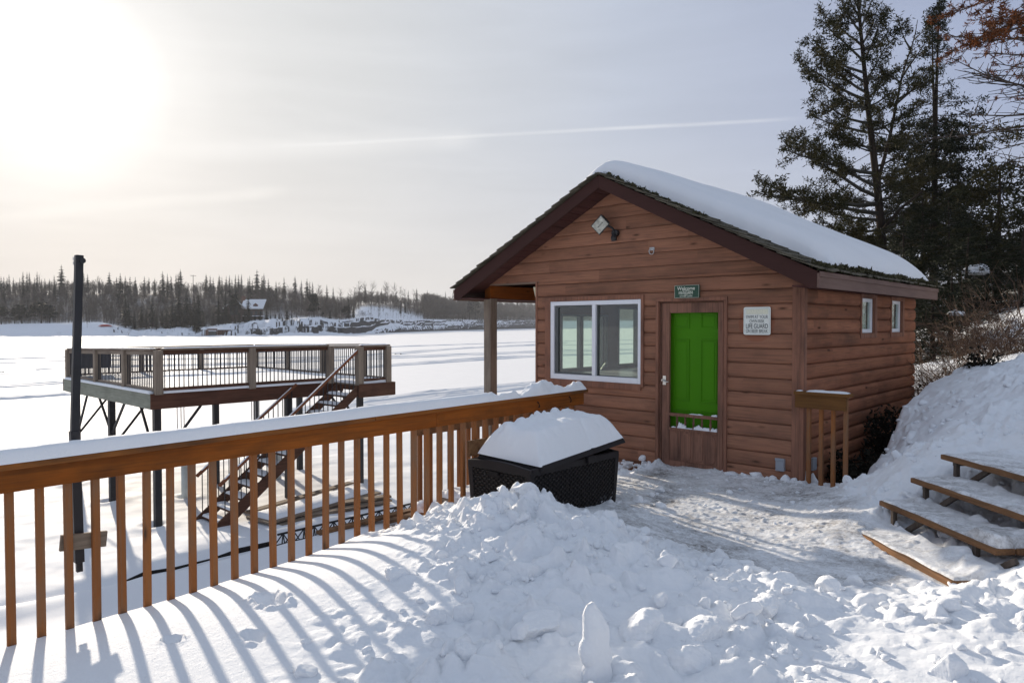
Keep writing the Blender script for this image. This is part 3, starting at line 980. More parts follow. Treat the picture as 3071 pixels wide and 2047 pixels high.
# corner boards and skirting
bx('corner_board', (-.088, -.001, -.036, -.002, -.3, 2.27), M['trim'], CB)
bx('corner_board', (-.001, .046, -.038, .05, -.3, 2.262), M['trim'], CB)
bx('corner_board', (-3.85, -3.813, -.036, .08, -.3, 2.415), M['trim'], CB)
m = MB()
m.box(-4.84, -3.80, -.018, .16, 2.405, 2.418)
m.build('porch_head_board', M['grey_x'], CB)

# roof: deck, fascia boards, soffits, shakes
m = MB()
for s_ in (-1, 1):
    xe = XC + s_ * (HW - .02)
    m.prism([(XC, YF + .03, ZR - .05), (xe, YF + .03, roof_z(xe) - .05), (xe, YF + .03, roof_z(xe) - .01), (XC, YF + .03, ZR - .01)], (0, YB - YF - .06, 0))
m.build('roof_deck', M['soffit'], CB)
for s_ in (-1, 1):
    xe = XC + s_ * HW
    drop = .178
    zz = -.004 if s_ > 0 else 0
    m = MB()
    m.prism([(XC, YF, ZR), (xe, YF, ZE), (xe, YF, ZE - drop * (1 if s_ > 0 else .80)), (xe - s_ * .06, YF, ZE - drop * .98), (XC, YF, ZR - drop * .93)], (0, .035, 0))
    m.build('fascia', M['fascia'], CB, bevel=.003)
    m = MB()
    m.prism([(XC, YB, ZR), (xe, YB, ZE), (xe, YB, ZE - drop), (XC, YB, ZR - drop)], (0, -.035, 0))
    m.build('fascia', M['fascia'], CB, bevel=.003)
    # sloping soffit under the gable overhang
    m = MB()
    nn = 18
    for i in range(nn):
        a, b_ = i / nn, (i + .93) / nn
        xa, xb_ = XC + s_ * (HW - .10) * a, XC + s_ * (HW - .10) * b_
        m.prism([(xa, YF + .037, roof_z(xa) - .118), (xb_, YF + .037, roof_z(xb_) - .118), (xb_, YF + .037, roof_z(xb_) - .10), (xa, YF + .037, roof_z(xa) - .10)], (0, .40, 0))
    m.build('soffit', M['soffit'], CB)
for s_, mat in ((1, M['eave']), (-1, M['eave'])):
    xe = XC + s_ * HW
    m = MB()
    m.box(min(xe, xe + s_ * .022), max(xe, xe + s_ * .022), YF + .002, YB - .002, ZE - .172, ZE - .02)
    m.box(min(xe + s_ * .023, xe + s_ * .034), max(xe + s_ * .023, xe + s_ * .034), YF + .004, YB - .004, ZE - .060, ZE - .004)
    m.build('eave_board', mat, CB, bevel=.003)
    x1 = .045 if s_ > 0 else -4.83
    m = MB()
    m.box(min(xe - s_ * .003, x1), max(xe - s_ * .003, x1), YF + .038, YB - .038, ZE - .150, ZE - .135)
    m.build('eave_soffit', M['soffit'], CB)

# cedar shakes laid course by course; ends stand out raggedly along the gable
m = MB()
rs = random.Random(3)
NC = 19
for s_ in (-1, 1):
    for c_ in range(NC):
        u0 = HW + .05 - c_ * (HW + .05) / NC
        u1 = max(u0 - .30, -.02)
        y = YF - .035 - rs.uniform(0, .03)
        first = True
        while y < (YB + .03 if (c_ < 2 or s_ > 0) else 1.2):
            w_ = rs.uniform(.10, .24)
            th = rs.uniform(.012, .022)
            j0 = u0 + rs.uniform(-.015, .025)
            lift0, lift1 = .032 + rs.uniform(0, .012), .006

            def P(u, yy, dz):
                x = XC + s_ * u
                return (x, yy, ZR - SL * u + .004 + dz)
            y1 = y + w_ - .004
            V_ = [P(j0, y, lift0), P(j0, y1, lift0), P(u1, y1, lift1), P(u1, y, lift1),
                  P(j0, y, lift0 + th), P(j0, y1, lift0 + th), P(u1, y1, lift1 + th * .5), P(u1, y, lift1 + th * .5)]
            m.add(V_, [(0, 1, 2, 3), (4, 7, 6, 5), (0, 4, 5, 1), (1, 5, 6, 2), (2, 6, 7, 3), (3, 7, 4, 0)])
            y += w_
            if y > YF + 1.3 and s_ > 0 and c_ > 2:
                break
m.build('shake_roofing', M['shingle'], CB)
# moss cushions on the eave and up the gable edge
m = MB()
for i in range(1180):
    if i < 1000:
        y = rs.uniform(YF, YB)
        x = XC + HW - abs(rs.gauss(0, .05)) + .03
        h_ = .045 * (.4 + vnoise(np.array([y * 4]), np.array([0.0]), 77)[0])
    else:
        u = rs.uniform(0.05, 1.5) ** 1
        x = XC + u
        y = YF + .0 + abs(rs.gauss(0, .07))
        h_ = .022
    z = ZR - SL * abs(x - XC) + .05
    for _ in range(3):
        r_ = rs.uniform(.006, .018)
        c_ = np.array([x + rs.gauss(0, .012), y + rs.gauss(0, .012), z + rs.uniform(-.03, h_)])
        d1 = np.array([rs.gauss(0, 1), rs.gauss(0, 1), rs.gauss(0, 1)]) * r_
        d2 = np.array([rs.gauss(0, 1), rs.gauss(0, 1), rs.gauss(0, 1)]) * r_
        m.add([c_ - d1, c_ + d2, c_ + d1, c_ - d2 * .6], [(0, 1, 2, 3)])
o = m.build('moss', M['moss'], CB)
tag(o, kind='stuff')

# porch on the lake side
m = MB()
m.box(-4.965, -4.815, .0, .15, -.12, 2.20)
m.build('porch_post', [M['grey_z']], CB, bevel=.008)
m = MB()
m.box(-4.965, -4.815, 4.2, 4.35, -.12, 2.20)
m.build('porch_post', [M['grey_z']], CB, bevel=.008)
bx('porch_beam', (-4.955, -4.822, .012, 4.40, 2.203, 2.402), M['cedar_y'], CB, .005)
m = MB()
for i in range(9):
    m.box(-4.97 + i * .135, -4.97 + i * .135 + .128, -.0, 4.4, -.16, -.122)
m.build('porch_floor', M['grey_y'], CB)

# front window
W_ = MB()
for (a, b_, c, d) in [(-3.655, -3.555, .985, 2.175), (-2.033, -1.993, .985, 2.175)]:
    W_.box(a + (.0 if a < -3 else 0), b_, -.052, .012, c, d)
W_.box(-3.555, -2.033, -.054, .010, 2.122, 2.178)
W_.box(-3.555, -2.033, -.054, .010, .94, 1.022)
wt = W_.build('window_trim', M['trim'], CB, bevel=.004)
m = MB()
m.box(-3.553, -3.490, -.045, .05, 1.024, 2.120)
m.box(-2.080, -2.035, -.045, .05, 1.024, 2.120)
m.box(-3.490, -2.080, -.046, .05, 2.062, 2.119)
m.box(-3.490, -2.080, -.047, .05, 1.024, 1.098)
m.box(-2.818, -2.758, -.042, .049, 1.098, 2.062)
wf = m.build('window', M['vinyl'], CB, bevel=.004)
m = MB()
for (a, b_) in ((-3.486, -2.822),):
    m.box(a, a + .05, -.020, .03, 1.102, 2.058)
    m.box(b_ - .012, b_, -.020, .03, 1.102, 2.058)
    m.box(a + .05, b_ - .012, -.020, .03, 2.035, 2.058)
    m.box(a + .05, b_ - .012, -.020, .03, 1.102, 1.122)
m.box(-2.756, -2.74, -.01, .03, 1.1, 2.06)
m.box(-2.74, -2.082, -.01, .03, 1.1, 1.108)
m.build('sash', M['dark_frame'], wf, bevel=.002)
bx('pane', (-3.436, -2.834, .002, .006, 1.122, 2.035), M['glass'], wf, 0)
bx('pane', (-2.74, -2.084, .010, .014, 1.108, 2.060), M['glass'], wf, 0)
# windows toward the lake
for (a, b_, c, d) in LW:
    m = MB()
    for (y0, y1) in ((a, a + .016), (b_ - .016, b_)):
        m.box(-3.80, -3.70, y0, y1, c, d)
    m.box(-3.80, -3.70, a + .016, b_ - .016, d - .03, d)
    m.box(-3.80, -3.70, a + .016, b_ - .016, c, c + .02)
    if b_ - a > 1:
        m.box(-3.79, -3.72, .865, .95, c + .02, d - .03)
        m.box(-3.79, -3.72, 1.46, 1.50, c + .02, d - .03)
    f_ = m.build('lake_window', M['dark_frame'], CB, bevel=.003)
    bx('pane', (-3.752, -3.748, a + .014, b_ - .014, c + .015, d - .028), M['glass'], f_, 0)
# small side windows
for (a, b_, c, d) in SW:
    m = MB()
    m.box(-.01, .052, a - .02, a + .022, c - .045, d + .03)
    m.box(-.01, .052, b_ - .010, b_ + .075, c - .045, d + .03)
    m.box(-.01, .050, a + .022, b_ - .010, d - .022, d + .03)
    m.box(-.01, .050, a + .022, b_ - .010, c - .045, c + .022)
    m.build('window_trim', M['trim'], CB, bevel=.004)
    m = MB()
    a2, b2, c2, d2 = a + .024, b_ - .012, c + .024, d - .024
    m.box(-.03, .012, a2, a2 + .05, c2, d2)
    m.box(-.03, .012, b2 - .07, b2, c2, d2)
    m.box(-.03, .011, a2 + .05, b2 - .07, d2 - .045, d2)
    m.box(-.03, .011, a2 + .05, b2 - .07, c2, c2 + .05)
    f_ = m.build('side_window', M['vinyl'], CB, bevel=.003)
    m = MB()
    m.box(-.052, -.046, a2 + .02, b2 - .04, c2 + .02, d2 - .02)
    m.build('blind', M['blind'], f_)
    bx('pane', (-.012, -.008, a2 + .045, b2 - .065, c2 + .045, d2 - .04), M['glass'], f_, 0)

# doorway: trim, storm door with a turned-spindle gallery, green panelled door behind it
m = MB()
m.box(-1.812, -1.772, -.050, .012, 0, 2.079)
m.box(-.888, -.848, -.050, .012, 0, 2.079)
m.box(-1.812, -.848, -.052, .012, 2.080, 2.122)
m.build('door_trim', M['trim'], CB, bevel=.004)
m = MB()
m.box(-1.771, -1.752, .0, .10, 0, 2.078)
m.box(-.907, -.889, .0, .10, 0, 2.078)
m.box(-1.752, -.907, .0, .10, 2.066, 2.078)
m.build('door_jamb', M['door_wood'], CB)
m = MB()
m.box(-1.738, -1.635, -.012, .026, .012, 2.062)
m.box(-.978, -.909, -.012, .026, .012, 2.062)
m.box(-1.634, -.979, -.011, .025, 1.938, 2.061)
m.box(-1.634, -.979, -.014, .027, .652, .690)
m.box(-1.634, -.979, -.014, .027, .474, .508)
m.box(-1.634, -.979, -.011, .025, .012, .095)
m.box(-1.634, -.979, .004, .016, .095, .474)
SD = m.build('storm_door', M['door_wood'], CB, bevel=.003)
for i in range(5):
    xs = -1.529 + i * .1133
    prof = [(.508, .012), (.525, .016), (.540, .009), (.552, .009), (.568, .014), (.590, .015), (.606, .008), (.616, .012), (.630, .010), (.652, .012)]
    m = MB()
    m.tube([(xs, .006, z) for z, _ in prof], [r_ for _, r_ in prof], 10)
    m.build('spindle', M['door_wood'], SD, smooth=True)
for i in range(4):
    x0 = -1.634 + i * .1638
    m = MB()
    m.box(x0 + .001, x0 + .162, -.002, .004, .0955, .4735)
    xa, xb_, za, zb, q = x0 + .030, x0 + .134, .118, .448, .032
    P = [(xa + q, za), (xb_ - q, za), (xb_, za + q), (xb_, zb - q), (xb_ - q, zb), (xa + q, zb), (xa, zb - q), (xa, za + q)]
    m.prism([(x, -.010, z) for x, z in P], (0, .009, 0))
    m.build('panel', M['door_wood'], SD, bevel=.006)
m = MB()
m.box(-1.722, -1.676, -.020, -.012, 1.035, 1.150)
m.tube([(-1.70, -.02, 1.088), (-1.70, -.055, 1.09), (-1.69, -.062, 1.088), (-1.65, -.062, 1.075), (-1.612, -.060, 1.083)], [.011, .011, .010, .008, .006], 8)
m.tube([(-1.716, -.02, 1.094), (-1.716, -.046, 1.094)], [.016, .013], 8)
m.build('handle', M['chrome'], SD, bevel=.002)
V9, F9, o9 = [], [], 0
for (xa, xb_, z0, hh_, sd9) in [(-1.60, -1.545, .508, .015, 1), (-1.52, -1.40, .508, .065, 2), (-1.40, -1.31, .508, .018, 3), (-1.295, -1.17, .508, .05, 4), (-1.185, -1.08, .508, .038, 5), (-1.07, -.985, .508, .045, 6), (-1.36, -1.18, .690, .012, 7), (-1.06, -.985, .690, .022, 8)]:
    ug, vg = np.meshgrid(np.linspace(0, 1, 22), np.linspace(0, 1, 9))
    e9 = np.clip(np.minimum(np.minimum(ug, 1 - ug) * 6, np.minimum(vg, 1 - vg) * 4), 0, 1)
    P9 = np.stack([xa + (xb_ - xa) * ug, -.013 + .038 * vg, z0 + .001 + hh_ * e9 ** .5 * (.75 + 1.3 * fbm(ug * 4 + sd9, vg * 2, 3, 90 + sd9))], -1)
    V9.append(P9.reshape(-1, 3))
    i9 = np.arange(198).reshape(9, 22) + o9
    F9.append(np.stack([i9[:-1, :-1], i9[:-1, 1:], i9[1:, 1:], i9[1:, :-1]], -1).reshape(-1, 4))
    o9 += 198
tag(link('door_snow', npmesh('door_snow', np.concatenate(V9), np.concatenate(F9), M['snow_lump'], smooth=True)), 'crumbs of snow lying on the ledges of the storm door', 'snow', None, 'stuff')
GD = bx('inner_door', (-1.75, -.91, .075, .11, .0, 2.066), M['green'], CB, .003)
for (a, b_, c, d) in [(-1.623, -1.400, 1.745, 1.930), (-1.246, -1.03, 1.745, 1.930), (-1.623, -1.400, .84, 1.612), (-1.246, -1.03, .84, 1.612), (-1.623, -1.400, .20, .735), (-1.246, -1.03, .20, .735)]:
    m = MB()
    for (x0, x1, z0, z1) in [(a, b_, c, c + .014), (a, b_, d - .014, d), (a, a + .014, c + .014, d - .014), (b_ - .014, b_, c + .014, d - .014)]:
        m.box(x0, x1, .066, .0755, z0, z1)
    m.prism([(a + .035, .070, c + .035), (b_ - .035, .070, c + .035), (b_ - .035, .070, d - .035), (a + .035, .070, d - .035)], (0, .0055, 0))
    m.build('raised_panel', M['green'], GD, bevel=.004)

# counter and tap just inside the front window
t = thing('bar_counter', 'grey tiled counter below the lake windows inside the cabin', 'counter', (-3.1, 1.9, 0))
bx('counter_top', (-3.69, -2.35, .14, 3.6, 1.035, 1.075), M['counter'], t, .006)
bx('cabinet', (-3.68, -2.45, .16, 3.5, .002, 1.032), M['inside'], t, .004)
m = MB()
m.tube([(-3.02, .40, 1.075), (-3.02, .40, 1.16), (-3.0, .36, 1.20), (-2.96, .32, 1.185)], .012, 8)
m.tube([(-3.02, .40, 1.12), (-2.93, .44, 1.25)], .009, 8)
tag(m.build('tap', M['chrome'], None, loc=(-3.02, .40, 1.076)), 'bright metal tap on the counter behind the left pane of the front window', 'tap')

# ---- things fixed to the cabin
t = thing('flood_light', 'black floodlight with a silvery lens under the gable peak', 'floodlight', (-2.46, -.03, 2.98))
m = MB()
m.tube([(-2.43, -.02, 3.0), (-2.43, -.075, 3.0)], .05, 12)
m.tube([(-2.43, -.06, 3.0), (-2.44, -.10, 3.06), (-2.50, -.13, 3.10)], .016, 8)
m.build('wall_mount', M['lamp_black'], t, bevel=.004)
m = MB()
m.tube([(-2.43, -.065, 2.985), (-2.43, -.085, 2.935), (-2.43, -.075, 2.895)], [.034, .042, .036], 12)
m.build('motion_sensor', M['lamp_black'], t)


def frame_at(c_, nrm, roll):
    nrm = np.array(nrm, float)
    nrm /= np.linalg.norm(nrm)
    a = np.cross((0, 0, 1), nrm)
    a /= np.linalg.norm(a)
    b_ = np.cross(nrm, a)
    ca, sa = math.cos(roll), math.sin(roll)
    return np.array(c_, float), a * ca + b_ * sa, -a * sa + b_ * ca, nrm


c_, ea, eb, en = frame_at((-2.585, -.175, 3.11), (.12, -.93, -.34), .66)
m = MB()
hw, hh = .118, .090
fr_ = [c_ + ea * sx_ * hw + eb * sy_ * hh for sx_, sy_ in ((-1, -1), (1, -1), (1, 1), (-1, 1))]
bk_ = [c_ - en * .085 + ea * sx_ * hw * .72 + eb * sy_ * hh * .6 for sx_, sy_ in ((-1, -1), (1, -1), (1, 1), (-1, 1))]
m.add(fr_ + bk_, [(3, 2, 1, 0), (4, 5, 6, 7), (0, 1, 5, 4), (1, 2, 6, 5), (2, 3, 7, 6), (3, 0, 4, 7)])
hd = m.build('lamp_head', M['lamp_black'], t, bevel=.008)
m = MB()
q4 = [c_ + en * .003 + ea * sx_ * hw * .86 + eb * sy_ * hh * .82 for sx_, sy_ in ((-1, -1), (1, -1), (1, 1), (-1, 1))]
m.prism(q4, en * .004)
m.tube([c_ + en * .012 - ea * .05, c_ + en * .012 + ea * .05], .008, 8)
m.build('lens', M['lamp_face'], hd)

t = thing('hanging_hook', 'bright metal ring on a plate screwed to the gable', 'hook', (-1.89, -.015, 2.72))
m = MB()
m.box(-1.922, -1.852, -.024, -.014, 2.735, 2.775)
m.build('plate', M['galv'], t, bevel=.003)
m = MB()
an = np.linspace(0, 2 * math.pi, 22)
m.tube([(-1.888 + .034 * math.cos(a), -.032 - .006 * math.sin(a), 2.722 + .036 * math.sin(a)) for a in an], .0055, 6)
m.build('ring', M['galv'], t, smooth=True)


def text(name, s_, parent, wid, ctr, hgt, mat, y, xscale=None, off=0.0, shear=0.0):
    cu = bpy.data.curves.new(name, 'FONT')
    cu.body = s_
    cu.size = 1.0
    cu.align_x = 'CENTER'
    cu.extrude = .0
    cu.offset = off
    cu.shear = shear
    cu.materials.append(mat)
    o = bpy.data.objects.new(name, cu)
    COL.objects.link(o)
    bpy.context.view_layer.update()
    dx = max(p[0] for p in o.bound_box) - min(p[0] for p in o.bound_box)
    zz = [p[1] for p in o.bound_box]
    cap = max(zz) - min(zz)
    tm = bpy.data.meshes.new_from_object(o.evaluated_get(bpy.context.evaluated_depsgraph_get()))
    bpy.data.objects.remove(o)
    o = bpy.data.objects.new(name, tm)
    COL.objects.link(o)
    o.scale = (wid / dx, hgt / cap, 1)
    o.parent = parent
    o.rotation_euler = (R(90), 0, 0)
    o.location = np.array((ctr[0], y, ctr[1] - hgt / 2 - min(zz) * hgt / cap)) - WL[parent.name]
    return o


t = thing('welcome_sign', 'small dark green wooden sign with cream lettering above the door', 'sign', (-1.367, -.052, 2.118))
m = MB()
m.box(-1.532, -1.201, -.066, -.040, 2.118, 2.272)
m.build('board', M['sign_green'], t, bevel=.003)
m = MB()
for (a, b_, c, d) in [(-1.530, -1.203, 2.2690, 2.2715), (-1.530, -1.203, 2.1185, 2.121), (-1.5315, -1.529, 2.121, 2.269), (-1.204, -1.2015, 2.121, 2.269)]:
    m.box(a, b_, -.0675, -.0655, c, d)
m.build('edge_line', M['letter_cream'], t)
yy = -.0675
text('lettering', 'Welcome', t, .240, (-1.374, 2.234), .042, M['letter_cream'], yy, off=.012)
text('lettering', 'HUNTERS', t, .190, (-1.378, 2.190), .020, M['letter_cream'], yy, off=.012)
text('lettering', 'FISHERMEN', t, .190, (-1.378, 2.172), .017, M['letter_cream'], yy, off=.012)
text('lettering', 'OTHER LIARS', t, .170, (-1.374, 2.141), .020, M['letter_cream'], yy, off=.012)
m = MB()
for s_ in (-1, 1):
    m.tube([(-1.374, yy, 2.206), (-1.374 + s_ * .025, yy, 2.211), (-1.374 + s_ * .055, yy, 2.203)], [.002, .0025, .001], 5)
    m.tube([(-1.374 + s_ * .02, yy, 2.210), (-1.374 + s_ * .03, yy, 2.217)], [.002, .001], 5)
m.tube([(-1.400, yy, 2.157), (-1.374, yy, 2.160), (-1.350, yy, 2.156)], [.001, .003, .001], 5)
m.build('antler_emblem', M['letter_cream'], t)

t = thing('warning_sign', 'square white warning plate with grey lettering beside the door', 'sign', (-.483, -.045, 1.676))


def rrect(x0, x1, z0, z1, r_, y, n=5):
    P = []
    for cx, cz, a0 in ((x1 - r_, z0 + r_, -90), (x1 - r_, z1 - r_, 0), (x0 + r_, z1 - r_, 90), (x0 + r_, z0 + r_, 180)):
        for i in range(n + 1):
            a = R(a0 + 90 * i / n)
            P.append((cx + r_ * math.cos(a), y, cz + r_ * math.sin(a)))
    return P


m = MB()
m.prism(rrect(-.642, -.325, 1.676, 1.992, .022, -.050), (0, .006, 0))
m.build('plate', M['sign_white'], t)
m = MB()
A, B_ = rrect(-.628, -.339, 1.690, 1.978, .016, -.0512), rrect(-.6255, -.3415, 1.6925, 1.9755, .014, -.0512)
nA = len(A)
m.add(A + B_, [(i, (i + 1) % nA, nA + (i + 1) % nA, nA + i) for i in range(nA)])
m.build('border_line', M['sign_teal'], t)
m = MB()
m.prism(rrect(-.612, -.352, 1.908, 1.968, .008, -.0515), (0, .001, 0))
m.build('faded_band', M['sign_yellow'], t)
yy = -.0532
text('lettering', 'WARNING', t, .235, (-.482, 1.938), .046, M['sign_cream'], yy, off=.02)
text('lettering', 'SWIM AT YOUR', t, .258, (-.483, 1.880), .038, M['sign_grey'], yy)
text('lettering', 'OWN RISK', t, .176, (-.483, 1.832), .038, M['sign_grey'], yy)
text('lettering', 'LIFE GUARD', t, .258, (-.483, 1.776), .052, M['sign_grey'], yy, off=.01)
text('lettering', 'ON BEER BREAK', t, .258, (-.483, 1.720), .040, M['sign_grey'], yy)

m = MB()
m.box(-.246, -.152, -.075, -.02, .165, .300)
m.box(-.250, -.148, -.082, -.074, .280, .308)
tag(m.build('outlet_box', M['grey_plastic'], None, bevel=.008), 'grey weatherproof outlet box low on the cabin wall right of the door', 'outlet box')
m = MB()
m.box(.045, .085, .16, .27, .17, .31)
tag(m.build('outlet_box', M['grey_plastic'], None, bevel=.008), 'dark grey outlet box round the corner behind the short railing', 'outlet box')
t = thing('porch_lamp', 'cream wedge-shaped lamp under the porch roof at the cabin corner', 'lamp', (-3.87, .0, 2.27))
m = MB()
m.prism([(-3.862, -.02, 2.345), (-3.862, .05, 2.345), (-3.862, .06, 2.20), (-3.862, .03, 2.19)], (-.05, 0, 0))
m.build('lamp_body', M['lamp_cream'], t, bevel=.01)
bx('bracket', (-3.861, -3.83, .01, .05, 2.25, 2.30), M['lamp_black'], t)

# ---- snow lying on the roof
n_u, n_v = 90, 70
uu = np.concatenate([np.linspace(0, .06, 12, endpoint=False), np.linspace(.06, .94, n_u - 24), np.linspace(.94, 1, 13)[1:]])
vv = np.concatenate([np.linspace(0, .07, 14, endpoint=False), np.linspace(.07, .93, n_v - 28), np.linspace(.93, 1, 15)[1:]])
UU, VV = np.meshgrid(uu, vv)
X0, X1 = XC - HW - .01, XC + HW - .045
XX = X0 + (X1 - X0) * UU
hs = np.clip((XX - XC) / HW, 0, 1)
fr0 = YF + .02 + .62 * hs ** .7 + .07 * fbm(XX * 5, XX * 0, 3, 501) + .035 * fbm(XX * 20, XX * 0, 3, 502)
fr0 = np.where(XX < XC, YF + .02 + .02 * fbm(XX * 9, XX * 0, 3, 505), fr0)
bk0 = YB + .0 - .04 * hs
YY = fr0 + (bk0 - fr0) * VV
de = np.minimum(YY - fr0, bk0 - YY)
dx_ = X1 - XX + .025 * fbm(YY * 6, YY * 0, 3, 503)
T_ = np.where(XX > XC, .265 + .07 * np.exp(-((XX - XC) / .6) ** 2), .05 + .285 * np.exp(-np.clip(XC - XX, 0, 9) / .20))
T_ = T_ * (1 + .12 * fbm(XX * 1.1, YY * 1.1, 3, 504))


def rnd(d, r_):
    q = np.clip(d / r_, 0, 1)
    return np.sqrt(np.maximum(1 - (1 - q) ** 2, 0))


th_ = T_ * np.where(XX > XC, rnd(de, .25 + .25 * (YY > 2)) * rnd(dx_, .50), rnd(de, .05 + .20 * np.exp(-np.clip(XC - XX, 0, 9) / .12)))
soft = np.sqrt((XX - XC) ** 2 + .28 ** 2 * rnd(de, .3)) 
ZZ = ZR - SL * soft + .045 + th_
RSn = gridmesh('roof_snow', XX, YY, ZZ, M['snow'])
tag(link('roof_snow', RSn), 'thick smooth snow lying over the cabin roof', 'snow', None, 'stuff')

# ================================================================== DECK RAILING AND THINGS ON THE DECK


def atx(x, y, X):
    d = ray(x, y)
    return CAM + d * (X - CAM[0]) / d[0]


m = MB()
m.box(-1.998, 3.4, -8.5, -.05, -.40, -.20)
tag(m.build('deck', M['cedar_y'], None, bevel=0), 'timber deck buried under the snow', None, None, 'structure')
DR = thing('deck_railing', 'long orange-brown wooden deck railing topped with snow, running to the storage box', 'railing', (-1.95, -5, -.2))
YJ = atx(1310, 1240, -1.905)[1]


def rz(y):
    """the railing runs slightly downhill toward the viewer"""
    return -.0126 * (-1.4 - y)


def run(name, xc, wd, y0, y1, z0, z1, mat, bevel):
    m = MB()
    m.add([(x, y, z + rz(y)) for z in (z0, z1) for y in (y0, y1) for x in (xc - wd / 2, xc + wd / 2)], MB.BF)
    return m.build(name, mat, DR, bevel=bevel)


run('cap_board', -1.946, .14, -9.2, YJ - .7, 1.020, 1.058, M['cedar_cap'], .006)
run('cap_board', -1.946, .14, YJ - .697, -1.36, 1.022, 1.060, M['cedar_cap'], .006)
run('face_board', -1.924, .038, -9.2, YJ, .886, 1.0195, M['cedar_y'], .004)
run('face_board', -1.924, .038, YJ + .002, -1.405, .888, 1.0215, M['cedar_y'], .004)
bal = MB()
bal.box(-.019, .019, -.022, .022, 0, 1.30)
BALM = bal.mesh('baluster', M['cedar_z'])
for k_ in range(-12, 36):
    y = -6.829 + .1503 * k_
    o = link('baluster', BALM, DR, (-1.9635, y, -.31 + rz(y)))
    o.rotation_euler = (random.uniform(-.006, .006), random.uniform(-.006, .006), random.uniform(-.05, .05))
    bv = o.modifiers.new('bevel', 'BEVEL')
    bv.width, bv.segments = .003, 1
bx('rim_board', (-2.03, -1.999, -8.8, -1.40, -.36, -.16), M['cedar_y'], DR, .003)
bx('middle_board', (-1.9435, -1.912, atx(1407, 1335, -1.912)[1], -2.0, .53, .68), M['step_edge'], DR, .004)
for q in ((1613, 1213), (1708, 1197)):
    P = atx(*q, -1.90)
    m = MB()
    m.tube([P + (-.006, .0, .03), P + (.012, 0, .02), P + (.020, .006, -.010), P + (.004, .012, -.030)], .006, 6)
    m.build('cup_hook', M['charcoal'], DR)


def ridge_snow(name, label, P0, P1, wid, hgt, seed, lumps=0.0, kind='stuff', mat=None, res=.02, ends=.05, lump_from=None, cat='snow'):
    """a bar of snow lying on a board from P0 to P1; hgt may vary with noise"""
    P0, P1 = np.array(P0, float), np.array(P1, float)
    L = np.linalg.norm(P1 - P0)
    d = (P1 - P0) / L
    sd_ = np.array([-d[1], d[0], 0])
    sd_ /= np.linalg.norm(sd_)
    n = max(int(L / res), 6)
    nw = 15
    u = np.linspace(0, L, n)
    a = np.linspace(-1, 1, nw)
    U, A_ = np.meshgrid(u, a, indexing='ij')
    hh = hgt * (1 + .16 * fbm(U * 1.2, A_ * 0, 3, seed))
    lf = np.ones_like(U) if lump_from is None else sst(U, lump_from - .1, lump_from + .25)
    hh = hh * (1 - .30 * lf * (lumps > 0)) + lumps * lf * (fbm(U * 4.2, A_ * .7, 4, seed + 3) * 1.7 + .25 * domes(U, A_ * .1, .12, seed + 5, .6))
    hh = np.maximum(hh, .012)
    e = np.clip(np.minimum(U, L - U) / ends, 0, 1)
    prof = (1 - np.abs(A_) ** 3.2) ** .55
    Z = hh * prof * np.sqrt(e * (2 - e)) 
    wv = wid / 2 * (1 + .07 * fbm(U * 6, A_ * 0, 2, seed + 8)) 
    off = A_ * wv
    V = P0 + U[..., None] * d + off[..., None] * sd_
    V[..., 2] += Z + .006 * fbm(U * 25, A_ * 3, 3, seed + 9) * prof
    me = gridmesh(name, V[..., 0], V[..., 1], V[..., 2], mat or M['snow_lump'])
    return tag(link(name, me), label, cat, None, kind)


ylump = atx(1449, 1165, -1.95)[1]
ridge_snow('railing_snow', 'bar of snow lying along the deck railing cap', (-1.942, -9.1, 1.057 + rz(-9.1)), (-1.942, -1.385, 1.059), .138, .082, 601, .12, lump_from=ylump + 9.1)

# the dark square pole hung outside the railing, with a grey board nailed across
pt, pm_, pb, pe = atx(237, 765, -2.035), atx(223, 1305, -2.035), atx(237, 1684, -2.035), atx(238, 1712, -2.035)
PO = thing('dark_pole', 'tall dark square steel pole strapped outside the deck railing', 'pole', pe)
m = MB()
m.beam(pm_ - (0, 0, .02), pt, .043, .043, (1, 0, 0))
m.build('upper_pole', M['black_metal'], PO, bevel=.003)
m = MB()
m.beam(pb, pm_ + (0, 0, .03), .052, .052, (1, 0, 0))
m.build('sleeve', M['black_metal'], PO, bevel=.003)
m = MB()
m.beam(pe, pb, .033, .033, (1, 0, 0))
m.build('pole_tip', M['black_metal'], PO)
m = MB()
m.tube([pt + (.02, .012, -.035), pt + (.032, .012, -.035)], .018, 10)
m.build('bolt', M['black_metal'], PO)
ba, bb_ = atx(180, 1628, -1.995), atx(319, 1613, -1.995)
m = MB()
m.beam(ba, bb_, .028, .098, (0, 0, 1))
tag(m.build('cross_board', M['grey_y'], None, bevel=.003), 'short weathered grey board nailed across the balusters and the dark pole', 'board')

# storage box
BXo = thing('storage_box', 'dark woven resin storage box against the railing with its lid ajar', 'storage box', (-1.35, -2.68, -.03))
x0, x1, y0, y1, zt = -1.775, -1.0, -3.333, -2.02, .545
m = MB()
r_ = .03


def rr_poly(x0, x1, y0, y1, r_, z, n=4):
    return [(p[0], p[2], z) for p in rrect(x0, x1, y0, y1, r_, 0, n)]


lo = rr_poly(x0 + .03, x1 - .03, y0 + .03, y1 - .03, .04, -.03)
hi = rr_poly(x0 + .006, x1 - .006, y0 + .006, y1 - .006, .04, .50)
n_ = len(lo)
m.add(lo + hi, [(i, (i + 1) % n_, n_ + (i + 1) % n_, n_ + i) for i in range(n_)] + [tuple(range(n_))[::-1]])
m.build('body', M['wicker'], BXo)
m = MB()
